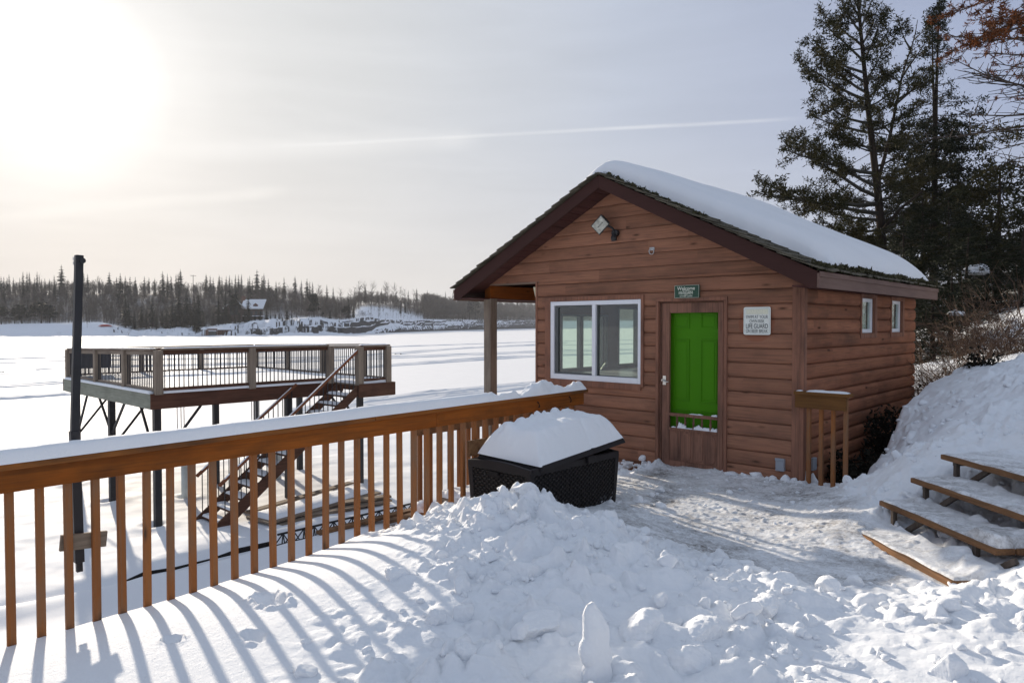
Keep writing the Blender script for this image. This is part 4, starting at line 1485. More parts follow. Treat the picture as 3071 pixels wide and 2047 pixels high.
# end rim, gently arched, with a hand hole; long rims; corner posts
for yy0, yy1 in ((y0 - .004, y0 + .03), (y1 - .03, y1 + .004)):
    P, Q = [], []
    for i in range(13):
        t_ = i / 12
        x = x0 + (x1 - x0) * t_
        P.append((x, yy0, .485))
        Q.append((x, yy0, .545 + .030 * math.sin(math.pi * t_) * (1.0)))
    m.prism(P + Q[::-1], (0, yy1 - yy0, 0))
m.box(x1 - .03, x1 + .004, y0 + .03, y1 - .03, .488, .548)
m.box(x0 - .004, x0 + .03, y0 + .03, y1 - .03, .488, .548)
for (a, b_) in ((x0, y0), (x1, y0), (x0, y1), (x1, y1)):
    sx_, sy_ = (1 if a == x0 else -1), (1 if b_ == y0 else -1)
    bot = [(a + sx_ * .024, b_ + sy_ * .024), (a + sx_ * .075, b_ + sy_ * .024), (a + sx_ * .075, b_ + sy_ * .075), (a + sx_ * .024, b_ + sy_ * .075)]
    top = [(a - sx_ * .003, b_ - sy_ * .003), (a + sx_ * .055, b_ - sy_ * .003), (a + sx_ * .055, b_ + sy_ * .055), (a - sx_ * .003, b_ + sy_ * .055)]
    m.add([(x, y, -.035) for x, y in bot] + [(x, y, .52) for x, y in top], [(0, 1, 5, 4), (1, 2, 6, 5), (2, 3, 7, 6), (3, 0, 4, 7), (0, 3, 2, 1), (4, 5, 6, 7)])
m.build('rim', M['resin'], BXo, bevel=.006)
m = MB()
m.box(-1.50, -1.38, y0 - .0065, y0 + .02, .43, .478)
m.build('hand_hole', M['charcoal'], BXo)
LID = [np.array(p) for p in ((-1.68, -3.31, .585), (-.968, -3.215, .535), (-.965, -1.945, .640), (-1.69, -1.93, .70))]


def lid_at(u, v_):
    return LID[0] * (1 - u) * (1 - v_) + LID[1] * u * (1 - v_) + LID[2] * u * v_ + LID[3] * (1 - u) * v_


m = MB()
top = [lid_at(u, v_) + (0, 0, .032) for u, v_ in ((.02, .02), (.98, .02), (.98, .98), (.02, .98))]
bot = [p - (0, 0, .018) for p in LID]
m.add(bot + top, [(3, 2, 1, 0), (4, 5, 6, 7), (0, 1, 5, 4), (1, 2, 6, 5), (2, 3, 7, 6), (3, 0, 4, 7)])
m.box(-1.02, -.964, -2.56, -2.44, .50, .565)
m.build('lid', M['resin'], BXo, bevel=.008)
ub = np.linspace(0, 1, 60)
vb = np.linspace(0, 1, 96)
U, V_ = np.meshgrid(ub, vb)
LP = LID[0] * ((1 - U) * (1 - V_))[..., None] + LID[1] * (U * (1 - V_))[..., None] + LID[2] * (U * V_)[..., None] + LID[3] * ((1 - U) * V_)[..., None]
Ue, Ve = .012 + .965 * U, .0 + .985 * V_
LP = LID[0] * ((1 - Ue) * (1 - Ve))[..., None] + LID[1] * (Ue * (1 - Ve))[..., None] + LID[2] * (Ue * Ve)[..., None] + LID[3] * ((1 - Ue) * Ve)[..., None]
wob = 1 + .18 * fbm(U * 3, V_ * 6, 3, 621)
tz = np.minimum.reduce([V_ * 1.27 / .15 * wob, (1 - V_) * 1.27 / .16 * wob, (1 - U) * .72 / .17 * (1 + .35 * fbm(V_ * 7, U * 2, 3, 622)), U * .72 / .14])
tz = np.clip(1 - np.maximum(0, 1 - tz) ** 1.35, 0, 1)
ztop = .845 + .065 * sst(V_, .0, .6) - .035 * (U - .4) + .045 * fbm(U * 6, V_ * 10, 4, 623) + .05 * sst(.42 - U, 0, .2) * domes(V_ * 1.27, U * .7, .10, 624, .7)
zs = LP[..., 2] + .030 + np.maximum(ztop - LP[..., 2] - .03, 0) * tz + .014 * fbm(U * 14, V_ * 22, 4, 625) * (tz > .02)
zs = zs - .02 * np.exp(-((V_ - .62 + .05 * (U - .5)) / .02) ** 2) * (U > .45) * (tz < .98)
zs = np.where((U < .001) | (U > .999) | (V_ < .001) | (V_ > .999), LP[..., 2] + .024, zs)
tag(link('box_snow', gridmesh('box_snow', LP[..., 0], LP[..., 1], zs, M['snow_lump'])), 'thick flat-topped block of snow on the storage box lid', 'snow', None, 'stuff')

# short railing at the cabin corner
SRl = thing('short_railing', 'short orange-brown railing stub standing at the cabin corner', 'railing', (.25, -.05, 0))
bx('cap_board', (-.03, .545, -.13, .01, 1.035, 1.072), M['cedar_x'], SRl, .005)
bx('face_board', (-.026, .505, -.10, -.062, .892, 1.033), M['cedar_x'], SRl, .004)
for xx in (.108, .237, .362, .487):
    o = link('baluster', BALM, SRl, (xx, -.04, -.27))
ridge_snow('railing_snow', 'thin patch of snow on the short corner railing', (.09, -.06, 1.068), (.53, -.06, 1.068), .12, .035, 631, .02, ends=.12)
ridge_snow('railing_snow', 'tiny dab of snow at the wall end of the short railing', (-.02, -.06, 1.068), (.045, -.06, 1.068), .10, .014, 633, 0.0, ends=.04, res=.008)

# wooden steps up the bank
ST = thing('wooden_steps', 'four worn wooden steps climbing the snowbank on the right', 'steps', (1.6, -1.6, 0))
AD = np.array([.735, -.678, 0])
ND = np.array([.678, .735, 0])
STP = [((.985, -1.585, .10), 1.30, .30), ((1.163, -1.283, .29), 1.325, .30), ((1.348, -1.071, .48), 2.2, .30), ((1.519, -.826, .67), 2.2, .62)]


def obox(mb, o_, L, D_, T_, a=AD, n=ND):
    o_ = np.array(o_, float)
    P = [o_ + a * i * L + n * j * D_ + np.array([0, 0, -T_ * (1 - k_)]) for k_ in (0, 1) for j in (0, 1) for i in (0, 1)]
    mb.add(P, MB.BF)


m_local = []
for (o_, L, D_) in STP:
    o_ = np.array(o_)
    # each tread is modelled along X then turned, so its grain follows the board
    mb = MB()
    nb = 2 if D_ < .4 else 4
    for j in range(nb):
        mb.box(0, L + (.012 if j % 2 else 0), j * D_ / nb + .002, (j + 1) * D_ / nb - .004, -.042, 0)
    me = mb.mesh('tread', M['step_edge'])
    t_ = link('tread', me, ST, o_)
    t_.rotation_euler = (0, 0, math.atan2(AD[1], AD[0]))
    bv = t_.modifiers.new('bevel', 'BEVEL')
    bv.width, bv.segments = .006, 2
for i, (o_, L, D_) in enumerate(STP):
    if i == 0:
        continue
    o_ = np.array(o_)
    for f_ in ((.16, L - .22) if i < 2 else (.16, 1.35)):
        mb = MB()
        b0 = o_ + AD * f_ + ND * .035
        mb.beam(b0 + (0, 0, -.36), b0 + (0, 0, -.043), .035, .035, AD)
        mb.build('support_post', M['step_post'], ST)
        mb = MB()
        c0 = b0 + AD * .05 + ND * .02
        mb.beam(c0 + np.array([0, 0, -.24]), c0 + AD * .26 + ND * .02 + np.array([0, 0, -.05]), .03, .04)
        mb.build('brace', M['step_post'], ST)
    mb = MB()
    mb.beam(o_ + AD * .12 + ND * .04 + (0, 0, -.06), o_ + AD * .12 + ND * (D_ - .02) + (0, 0, -.06), .03, .035)
    mb.build('bearer', M['step_post'], ST)
for i, (o_, L, D_) in enumerate(STP):
    u = np.linspace(0, 1, int(L / .012))
    v_ = np.linspace(0, 1, int(D_ / .011))
    U, V2 = np.meshgrid(u, v_)
    edge = .012 + .03 * (fbm(U * L * 5, V2 * 0, 3, 640 + i) + .5)
    Y_ = edge + (D_ + .05 - edge) * V2
    Xx = .01 + (L - .02) * U
    e = np.minimum.reduce([V2 * (D_) / .03, np.minimum(U, 1 - U) * L / .03])
    e = np.clip(e, 0, 1)
    t_ = .014 + .012 * fbm(Xx * 7, Y_ * 7, 4, 650 + i) + .010 * domes(Xx, Y_, .09, 655 + i, .4, .9)
    t_ = t_ + sst(V2, .35, 1.0) * (.045 * domes(Xx, Y_, .16, 660 + i, .55, .7) + .02)
    if i == 1:
        t_ = t_ + .075 * sst(Xx, L - .36, L - .22) * (1 - .4 * V2)
    if i == 0:
        t_ = t_ + .10 * sst(Xx, .72, 1.0) * sst(V2, .2, .7) * (.5 + domes(Xx, Y_, .15, 668, .7, .7) * .5)
    Zz = np.where(e <= 0, -.004, np.maximum(t_, .002) * np.sqrt(e * (2 - e)))
    W3 = np.array(o_) + Xx[..., None] * AD + Y_[..., None] * ND
    me = gridmesh('step_snow', W3[..., 0], W3[..., 1], W3[..., 2] + Zz, M['snow_heap'])
    a_ = me.attributes.new('packed', 'FLOAT', 'POINT')
    a_.data.foreach_set('value', ((1 - sst(V2, .5, .95)) * .85).ravel().astype(np.float32))
    tag(link('step_snow', me), ['crusted snow on the lowest wooden step', 'trodden snow on the second wooden step with a lump at its end', 'trodden snow on the third wooden step', 'trodden snow on the top wooden step'][i], 'snow', None, 'stuff')

# the lower landing and stair outside the railing, beside the porch
EL = thing('porch_landing', 'snowy wooden landing with a low baluster rail outside the deck railing', 'landing', (-2.6, -1.5, -.4))
m = MB()
m.box(-3.06, -2.08, -2.62, -.16, -.20, -.14)
m.build('platform', M['grey_x'], EL, bevel=.004)
m = MB()
for i in range(7):
    m.box(-3.05, -2.10, -2.61, -2.59, -.62 + i * .06, -.585 + i * .06)
m.build('skirting', M['grey_x'], EL)
bx('rail_cap', (-3.16, -3.04, -2.94, -.1, .665, .70), M['grey_y'], EL)
bx('rail_board', (-3.10, -3.065, -2.88, -.1, .57, .66), M['step_edge'], EL)
bx('corner_post', (-3.12, -3.065, -2.94, -2.885, -.50, .662), M['grey_z'], EL)
for i in range(18):
    y = -2.80 + .148 * i
    o = link('baluster', BALM, EL, (-3.125, y, -.66))
bx('cross_rail', (-4.8, -3.17, -.98, -.86, .62, .655), M['cedar_x'], EL)
bx('cross_board', (-4.8, -3.17, -.95, -.92, .46, .615), M['cedar_x'], EL)
ridge_snow('rail_snow', 'strip of snow on the low rail beside the porch', (-4.75, -.92, .654), (-3.2, -.92, .654), .11, .03, 671)
uu2, vv2 = np.meshgrid(np.linspace(-3.05, -2.09, 60), np.linspace(-2.61, -.17, 120))
ed = np.clip(np.minimum.reduce([uu2 + 3.05, -2.09 - uu2, vv2 + 2.61, -.17 - vv2]) / .05, 0, 1)
zz2 = -.141 + np.sqrt(ed * (2 - ed)) * (.06 + .06 * fbm(uu2 * 4, vv2 * 4, 4, 675) + .05 * domes(uu2, vv2, .2, 676, .5))
tag(link('landing_snow', gridmesh('landing_snow', uu2, vv2, zz2, M['snow_lump'])), 'lumpy snow lying on the wooden landing beside the porch', 'snow', None, 'stuff')

# ================================================================== THE PLATFORM ON STEEL LEGS
PX0, PX1, PY0, PY1 = -18.55, -12.43, -2.28, 3.07
ZD = .365
LX1, LY0 = -11.33, 2.03
PL = thing('lake_platform', 'raised wooden viewing platform on black steel legs at the lake edge', 'platform', (-15, .4, -2.5))


def rtop(x):
    return 1.295 + .021 * min(0.0, x + 12.4)


m = MB()
for i in range(40):
    y = PY0 + .03 + i * (PY1 - PY0 - .06) / 40
    m.box(PX0 + .03, PX1 - .03, y, y + .128, ZD - .04, ZD - .004)
m.box(PX1 - .02, LX1 - .03, LY0 + .02, PY1 - .02, ZD - .04, ZD - .005)
m.build('decking', M['grey_x'], PL)
bx('rim_board', (PX0, PX1, PY0 - .045, PY0, ZD - .325, ZD), M['rim_green'], PL, .004)
bx('rim_board', (PX1, PX1 + .045, PY0 - .045, LY0, ZD - .325, ZD), M['rim_brown'], PL, .004)
bx('rim_board', (LX1 - .03, LX1 + .015, LY0, PY1, ZD - .33, ZD), M['stair_brown'], PL, .004)
bx('rim_board', (PX0, LX1 + .015, PY1, PY1 + .045, ZD - .325, ZD), M['rim_brown'], PL, .004)
bx('rim_board', (PX0 - .045, PX0, PY0 - .045, PY1 + .045, ZD - .325, ZD), M['rim_brown'], PL, .004)
for y in (-1.2, 0.0, 1.2, 2.3):
    bx('joist', (PX0 + .05, PX1 - .05, y, y + .05, ZD - .26, ZD - .045), M['rim_brown'], PL, 0)
posts = [(-12.37, -2.18), (-14.10, -2.24), (-16.05, -2.24), (-18.35, -2.24), (-12.38, -.15), (-12.38, 1.90), (-11.40, 2.10), (-11.40, 2.93), (-12.50, 3.0), (-14.5, 3.0), (-16.4, 3.0), (-18.4, 3.0), (-18.48, 1.3), (-18.48, -.4)]
for i, (x, y) in enumerate(posts):
    w_ = .075 if i < 8 else .06
    bx('post', (x - w_, x + w_, y - w_, y + w_, ZD - (.03 if i != 0 else .02), rtop(x) - .03), M['grey_z'], PL, .006)


def railing_run(a, b_, off=0.0):
    a, b_ = np.array(a, float), np.array(b_, float)
    za, zb = rtop(a[0]), rtop(b_[0])
    al_x = abs(b_[0] - a[0]) > abs(b_[1] - a[1])
    mt = M['grey_x'] if al_x else M['grey_y']
    mb = MB()
    mb.beam((a[0], a[1], za - .012), (b_[0], b_[1], zb - .012), .15, .034)
    mb.build('rail_cap', mt, PL, bevel=.003)
    mb = MB()
    mb.beam((a[0], a[1], za - .085), (b_[0], b_[1], zb - .085), .04, .085)
    mb.build('top_rail', M['stair_brown'] if not al_x else mt, PL)
    mb = MB()
    mb.beam((a[0], a[1], ZD + .085), (b_[0], b_[1], ZD + .085), .04, .06)
    mb.build('bottom_rail', M['stair_brown'] if not al_x else mt, PL)
    L = np.linalg.norm(b_ - a)
    n = int(L / .098)
    return [(a + (b_ - a) * (i + .5) / n, rtop((a + (b_ - a) * (i + .5) / n)[0])) for i in range(n)]


B1 = railing_run((-12.38, -2.1), (-12.38, 1.83)) + railing_run((-11.40, 2.17), (-11.40, 2.86)) + railing_run((-12.44, -2.24), (-18.28, -2.24))
B2 = railing_run((-12.57, 3.0), (-18.33, 3.0)) + railing_run((-18.48, -2.17), (-18.48, 2.93)) + railing_run((-11.47, 3.0), (-12.44, 3.0))
mb = MB()
mb.box(-.0085, .0085, -.0085, .0085, 0, .80)
PB = mb.mesh('metal_baluster', M['black_metal'])
for (p, zt_) in B1[:95]:
    link('metal_baluster', PB, PL, (p[0], p[1], zt_ - .885 + .02))
mb = MB()
for (p, zt_) in B1[95:] + B2:
    mb.box(p[0] - .0085, p[0] + .0085, p[1] - .0085, p[1] + .0085, ZD + .06, zt_ - .06)
tag(mb.build('metal_baluster', M['black_metal'], PL), kind='stuff')
m = MB()
legs = [(-12.46, -2.26), (-15.42, -2.22), (-18.2, -2.2), (-12.65, 3.10), (-15.5, 2.95), (-18.2, 3.0), (-12.6, .9), (-15.5, .4)]
for i, (x, y) in enumerate(legs):
    r_ = .068
    yo = .09 if i < 3 else (-.1 if i < 6 else 0)
    xo = -.05 if x > -13 else 0
    m = MB()
    m.box(x - r_ + xo, x + r_ + xo, y - r_ + yo, y + r_ + yo, LAKE - .4, ZD - .33)
    m.build('leg', M['black_metal'], PL, bevel=.004)
    for (dx, dy) in ((-1, 0), (1, 0), (0, 1), (0, -1)):
        if i in (4, 5, 6, 7) or (i in (0, 3, 6) and dx > 0) or (i < 3 and dy < 0) or (3 <= i < 6 and dy > 0) or (i in (2, 5) and dx < 0):
            continue
        p = np.array([x + xo + dx * r_, y + yo + dy * r_, -1.05])
        q = p + np.array([dx * .85, dy * .85, ZD - .33 + 1.05])
        if i == 1 and dx != 0:
            p[2] = -.75
        m = MB()
        m.beam(p, q, .045, .045, (0, 0, 1) if dx or dy else (1, 0, 0))
        m.build('brace', M['black_metal'], PL)
m = MB()
m.box(-14.4, -13.4, .2, .9, ZD - .43, ZD - .33)
m.build('hoist', M['charcoal'], PL, bevel=.01)
for (x, y) in ((-14.45, -1.0), (-14.40, -.93), (-14.35, -.88), (-13.6, .45), (-13.55, .52), (-13.5, .58)):
    m = MB()
    m.tube([(x, y, ZD - .34), (x + .02, y, -1.6)], .012, 4)
    m.build('cable', M['rope'], PL)
m = MB()
for (x, y) in ((-14.55, -.79), (-14.6, 1.68)):
    m = MB()
    m.tube([(x, y, LAKE - .3), (x, y, -1.35)], .09, 10)
    m.build('pipe_leg', M['pole_grey'], PL, smooth=True)
bx('dark_board', (-18.44, -18.40, -2.0, -1.2, .62, 1.06), M['navy'], PL, .004)
m = MB()
UU, VV = np.meshgrid(np.linspace(PX0 + .12, PX1 - .02, 150), np.linspace(PY0 + .02, PY1 - .1, 140))
ed = np.clip(np.minimum.reduce([UU - PX0 - .12, PX1 - .02 - UU, VV - PY0 - .02, PY1 - .1 - VV]) / .10, 0, 1)
zz = ZD - .006 + np.sqrt(ed * (2 - ed)) * (.085 + .05 * fbm(UU * .9, VV * .9, 3, 701) + .012 * fbm(UU * 5, VV * 5, 2, 702))
tag(link('platform_snow', gridmesh('platform_snow', UU, VV, zz, M['snow'])), 'smooth snow covering the floor of the lake platform', 'snow', None, 'stuff')
UU, VV = np.meshgrid(np.linspace(PX1 - .02, LX1 - .02, 40), np.linspace(LY0 + .02, PY1 - .06, 40))
ed = np.clip(np.minimum.reduce([UU - PX1 + .12, LX1 - .02 - UU, VV - LY0 - .02, PY1 - .06 - VV]) / .09, 0, 1)
zz = ZD - .006 + np.sqrt(ed * (2 - ed)) * (.09 + .10 * fbm(UU * 2.5, VV * 2.5, 3, 703) - .07 * np.exp(-((UU + 11.7) ** 2 + (VV - 2.4) ** 2) / .01))
tag(link('platform_snow', gridmesh('landing_top_snow', UU, VV, zz, M['snow'])), 'trampled snow at the head of the platform stairs', 'snow', None, 'stuff')
ridge_snow('platform_rail_snow', 'thin snow along the cap of the platform rail facing the deck', (-12.38, -2.1, 1.298), (-12.38, 1.8, 1.298), .14, .022, 711, res=.05)
ridge_snow('platform_rail_snow', 'thin snow along the cap of the platform rail on its left side', (-18.2, -2.24, 1.178), (-12.5, -2.24, 1.298), .13, .02, 713, res=.06)
ridge_snow('platform_rail_snow', 'thin snow on the far rail cap of the platform stair landing', (-11.40, 2.1, 1.298), (-11.40, 2.9, 1.298), .14, .026, 715, res=.04)
ridge_snow('platform_edge_snow', 'snow overhanging the dark front rim of the platform', (-12.41, -2.2, ZD - .003), (-12.41, 2.0, ZD - .003), .12, .06, 717, res=.04)
ridge_snow('platform_edge_snow', 'snow overhanging the pale left rim of the platform', (-18.4, -2.29, ZD - .003), (-12.45, -2.29, ZD - .003), .11, .055, 719, res=.05)

# staircase from the platform down to the shore
SC_ = thing('platform_staircase', 'dark brown open staircase descending from the lake platform to the shore', 'stairs', (-11.9, -1.2, -2.5))
ya, za, yb, zb = 2.06, .16, -1.36, -2.52
for x in (-11.40, -12.30):
    m = MB()
    m.prism([(x - .022, ya + (.0 if x > -12 else 0), za + .19), (x - .022, ya, za - .06), (x - .022, yb + .05, zb - .03), (x - .022, yb - .17, zb + .0), (x - .022, yb - .17, zb + .12)], (.044, 0, 0))
    m.build('stringer', M['stair_brown'], SC_, bevel=.004)
NTR = 13
trd = MB()
trd.box(-.42, .42, -.14, .13, -.042, 0)
TRM = trd.mesh('tread', M['stair_brown'])
sno = []
for i in range(NTR):
    f_ = (i + .8) / (NTR + .3)
    y, z = ya + (yb - ya) * f_, za + .10 + (zb - za) * f_
    link('tread', TRM, SC_, (-11.85, y, z))
    Ug, Vg = np.meshgrid(np.linspace(-.40, .40, 24), np.linspace(-.135, .12, 14))
    e_ = np.clip(np.minimum.reduce([Ug + .40, .40 - Ug, Vg + .135, .12 - Vg]) / .03, 0, 1)
    zg_ = np.sqrt(e_ * (2 - e_)) * (.045 + .04 * fbm(Ug * 4 + i, Vg * 6, 3, 731)) - .002
    sno.append(np.stack([Ug - 11.85, Vg + y, zg_ + z], -1))
V_, F_, o_ = [], [], 0
for s_ in sno:
    V_.append(s_.reshape(-1, 3))
    i = np.arange(s_.shape[0] * s_.shape[1]).reshape(s_.shape[:2]) + o_
    F_.append(np.stack([i[:-1, :-1], i[:-1, 1:], i[1:, 1:], i[1:, :-1]], -1).reshape(-1, 4))
    o_ += s_[..., 0].size
tag(link('stair_snow', npmesh('stair_snow', np.concatenate(V_), np.concatenate(F_), M['snow'], smooth=True)), 'snow lying on the treads of the platform staircase', 'snow', None, 'stuff')
hr = {-11.40: ((2.16, 1.26), (-1.36, -1.54)), -12.34: ((.95, .37), (-1.43, -1.47))}
sbm = MB()
sbm.box(-.008, .008, -.008, .008, 0, .86)
SBM = sbm.mesh('metal_baluster', M['black_metal'])
for x, ((y0_, z0_), (y1_, z1_)) in hr.items():
    m = MB()
    m.beam((x, y0_, z0_), (x, y1_, z1_), .085, .055)
    m.build('handrail', M['handrail'], SC_, bevel=.008)
    n = int((y0_ - y1_) / .115)
    for i in range(1, n):
        f_ = i / n
        y = y0_ + (y1_ - y0_) * f_
        z = z0_ + (z1_ - z0_) * f_
        link('metal_baluster', SBM, SC_, (x, y, z - .90))
    tag(ridge_snow('handrail_snow', 'thin snow on the staircase handrail %s' % ('nearer the deck' if x > -12 else 'under the platform edge'), (x, y0_ - .1, z0_ - .055), (x, y1_ + .1, z1_ + .11), .05, .02, 741, res=.06))

# boards, truss and a dark strip lying on the shore
g_ = thing('plank_stack', 'stack of long grey dock planks under snow on the shore beside the stairs', 'plank stack', (-11.2, .9, -2.45))
for i, (p, q, wd, z) in enumerate([((-11.72, -.62), (-12.42, 2.52), .20, -2.30), ((-11.05, -.70), (-11.45, 2.40), .85, -2.33), ((-10.62, -.45), (-10.75, 2.35), .25, -2.40), ((-10.75, .2), (-10.45, 2.28), .22, -2.36), ((-10.9, 1.2), (-10.5, 2.32), .24, -2.28)]):
    m = MB()
    m.beam((*p, z), (*q, z + .04), wd, .045)
    m.build('plank', M['grey_y'], g_, bevel=.004)
ridge_snow('plank_snow', 'blanket of snow over the stack of dock planks', (-11.10, -.6, -2.305), (-11.55, 2.2, -2.265), .72, .10, 751, res=.05)
tr_ = thing('steel_truss', 'black triangular steel truss lying in the snow below the railing', 'truss', (-9.2, .3, -2.45))
zt_ = -2.43
m = MB()
for (dx, dz) in ((0, .30), (-.14, .05), (.14, .05)):
    m.tube([(-9.2 + dx, -1.25, zt_ + dz), (-9.2 + dx, 2.3, zt_ + dz)], .022, 6)
m.build('chord', M['black_metal'], tr_)
m = MB()
for i in range(16):
    y = -1.25 + i * .22
    for dx in (-.14, .14):
        m.tube([(-9.2 + dx, y, zt_ + .05), (-9.2, y + .11, zt_ + .30)], .012, 4)
        m.tube([(-9.2, y + .11, zt_ + .30), (-9.2 + dx, y + .22, zt_ + .05)], .012, 4)
m.build('lattice', M['black_metal'], tr_)
for i, (x, a, b_, lab) in enumerate([(-8.86, -.6, 2.2, 'long brown board lying on the snow just in front of the steel truss'), (-8.55, .75, 2.6, 'shorter brown board lying beside the long one near the truss')]):
    m = MB()
    m.beam((x, a, -2.17), (x + .12, b_, -2.12), .18, .06)
    tag(m.build('loose_board', M['step_edge'], None, bevel=.004), lab, 'board')
m = MB()  # dark bar added for the shadow gap under the drift's snow edge
m.tube([(-9.55, -3.75, -2.42), (-9.5, -3.5, -2.36), (-9.45, -3.0, -2.38), (-9.42, -2.3, -2.36)], [.015, .035, .025, .015], 7)
m.tube([(-9.42, -2.4, -2.36), (-9.36, -1.9, -2.31), (-9.3, -1.34, -2.30)], [.015, .05, .045], 7)
tag(m.build('drift_gap_strip', M['charcoal'], None, smooth=True), 'dark strip added for the shadow gap under the snow drift on the shore', 'gap strip')

# ================================================================== SNOW CHUNKS


def ico(sub):
    import bmesh
    bm = bmesh.new()
    bmesh.ops.create_icosphere(bm, subdivisions=sub, radius=1)
    V = np.array([v.co for v in bm.verts])
    F = np.array([[v.index for v in f.verts] for f in bm.faces])
    bm.free()
    return V, F


IC4, IC3, IC2 = ico(5), ico(4), ico(2)


def chunk(seed, size, sq=(1, 1, 1), facets=8, base=IC4):
    """angular broken lump: unit directions cut by random planes, edges worn"""
    r_ = np.random.default_rng(seed)
    V, F = base
    N_ = r_.normal(size=(facets, 3))
    N_ /= np.linalg.norm(N_, axis=1)[:, None]
    h_ = r_.uniform(.50, 1.0, facets)
    D = V @ N_.T
    rad = np.where(D > .05, h_ / np.maximum(D, .05), 9)
    p = 16.0
    rr = (np.sum(np.power(np.minimum(rad, 3), -p), axis=1) + 1.15 ** -p) ** (-1 / p)
    q = V * rr[:, None]
    nn = fbm(q[:, 0] * 3.1 + seed, q[:, 1] * 3.1 + q[:, 2] * 2.3, 5, 801, .6) + .6 * fbm(q[:, 2] * 5.3, q[:, 0] * 4.7 + q[:, 1] * 3 + seed, 4, 811, .6)
    q = q * (1 + .20 * nn + .10 * fbm(q[:, 0] * 11 + seed, q[:, 1] * 11 + q[:, 2] * 9, 4, 815, .65))[:, None]
    A = np.linalg.qr(r_.normal(size=(3, 3)))[0]
    q = q * np.array(sq)
    return q * size, F


# (photo x, y of its middle, half size, squash, tilt-free, label)
NAMED = [
    (1575, 1722, .125, (1.15, .9, .85), 'big pale snow block high on the heap in front of the storage box'),
    (1610, 1868, .12, (1.35, 1.0, .6), 'broad low slab of snow in the middle of the heap left of the upright slab'),
    (1402, 1960, .075, (.8, .7, 1.4), 'pair-like upright snow lump low on the heap near the bottom edge'),
    (1309, 1858, .060, (1, .9, 1.25), 'small knobbly snow lump on the lower left flank of the heap'),
    (1192, 1728, .085, (1.2, 1, .8), 'rounded snow lump on the left flank of the heap beside the smooth drift'),
    (1935, 1880, .12, (1.2, 1, .85), 'dome-shaped snow block just right of the upright slab'),
    (2259, 1712, .095, (1.1, .9, .85), 'square-topped snow block on the heap rim beside the trodden path'),
    (2350, 1745, .11, (1.2, .9, .8), 'second snow block along the heap rim, right of the square-topped one'),
    (2495, 1760, .115, (1.1, 1, .8), 'wide snow block at the end of the heap rim facing the steps'),
    (2290, 1812, .10, (1.3, .9, .7), 'flat tilted snow piece behind the bulky lumps at lower right'),
    (2196, 1965, .085, (.7, .7, 1.25), 'pointed upright snow piece standing at the bottom right of the heap'),
    (2070, 1985, .15, (1.1, 1, .9), 'large ragged snow lump at the bottom between the slab and the pointed piece'),
    (2108, 1905, .15, (1.25, 1, .75), 'bulky snow lump behind the large ragged one'),
    (2815, 1862, .075, (1.3, 1, .65), 'lone oval snow lump on the flatter snow at lower right'),
    (3005, 1838, .115, (1.3, 1, .8), 'big snow lump at the right edge on the flatter snow'),
    (2500, 1985, .12, (1.2, 1, .7), 'low rounded snow lump near the bottom edge on the flatter snow'),
    (2835, 2012, .10, (1, 1, 1.0), 'cone-like snow lump near the bottom right corner'),
    (2426, 1868, .055, (1, 1, .95), 'small round snow ball on the flatter snow'),
    (1915, 1500, .07, (1.2, 1, .8), 'snow lump fallen on the trodden snow right of the storage box'),
    (1262, 1520, .075, (1.2, 1, .9), 'snow lump at the foot of the balusters left of the storage box'),
    (1570, 1462, .085, (1.3, 1, .7), 'snow lump crowning the heap in front of the storage box'),
]
for i, (x, y, s_, sq, lab) in enumerate(NAMED):
    P = ghit(x, y)
    q, F = chunk(900 + i, s_ * (.76 if 6 <= i <= 15 else .88), sq, facets=7)
    o = link('snow_chunk', npmesh('snow_chunk', q, F, M['snow_lump'], smooth=True), None, P + np.array([0, 0, -s_ * sq[2] * .12]))
    o.rotation_euler = (random.uniform(-.3, .3), random.uniform(-.3, .3), random.uniform(0, 6.28))
    tag(o, lab, 'snow chunk')
# the thin slab standing on edge at the bottom of the picture
P = atd(1790, 2010, 3.05)
gz_ = float(heap(np.array([P[0]]), np.array([P[1]]))[0])
H_ = 25
slab_px = [(1783, 1806, .0), (1800, 1830, .0), (1822, 1870, .0), (1830, 1930, 0), (1836, 2000, 0), (1830, 2090, 0), (1766, 2100, 0), (1745, 1990, 0), (1741, 1900, 0), (1745, 1850, 0), (1762, 1812, 0)]
V4, F4 = ico(6)
outl = [atd(x, y, 3.25) - atd(1790, 1960, 3.25) for x, y, _ in slab_px]
oa = np.array([[v @ RT, v @ np.array([0, 0, 1.0])] for v in outl])
th = np.arctan2(oa[:, 1], oa[:, 0])
rd = np.hypot(oa[:, 0], oa[:, 1])
od = np.argsort(th)
th, rd = th[od], rd[od]
va = np.arctan2(V4[:, 2], V4[:, 0])
rv = np.interp(va, np.concatenate([th - 2 * np.pi, th, th + 2 * np.pi]), np.tile(rd, 3))
cyl = np.hypot(V4[:, 0], V4[:, 2])
sc_ = np.clip(cyl * 1.25, 0, 1) ** .8
q = np.stack([np.cos(va) * rv * sc_, np.sign(V4[:, 1]) * .042 * (1 - sc_ ** 3) ** .5, np.sin(va) * rv * sc_], -1)
q[:, 1] += .022 * fbm(q[:, 0] * 9, q[:, 2] * 9, 5, 821, .6)
q = q * (1 + .26 * fbm(q[:, 2] * 9, q[:, 0] * 9, 5, 822, .6))[:, None]
o = link('snow_slab', npmesh('snow_slab', q, F4, M['snow_lump'], smooth=True), None, atd(1790, 1960, 3.25))
o.rotation_euler = (-.12, .05, YAW * -1 + .55)
tag(o, 'thin slab of crusted snow standing upright on its edge in the foreground', 'snow slab')
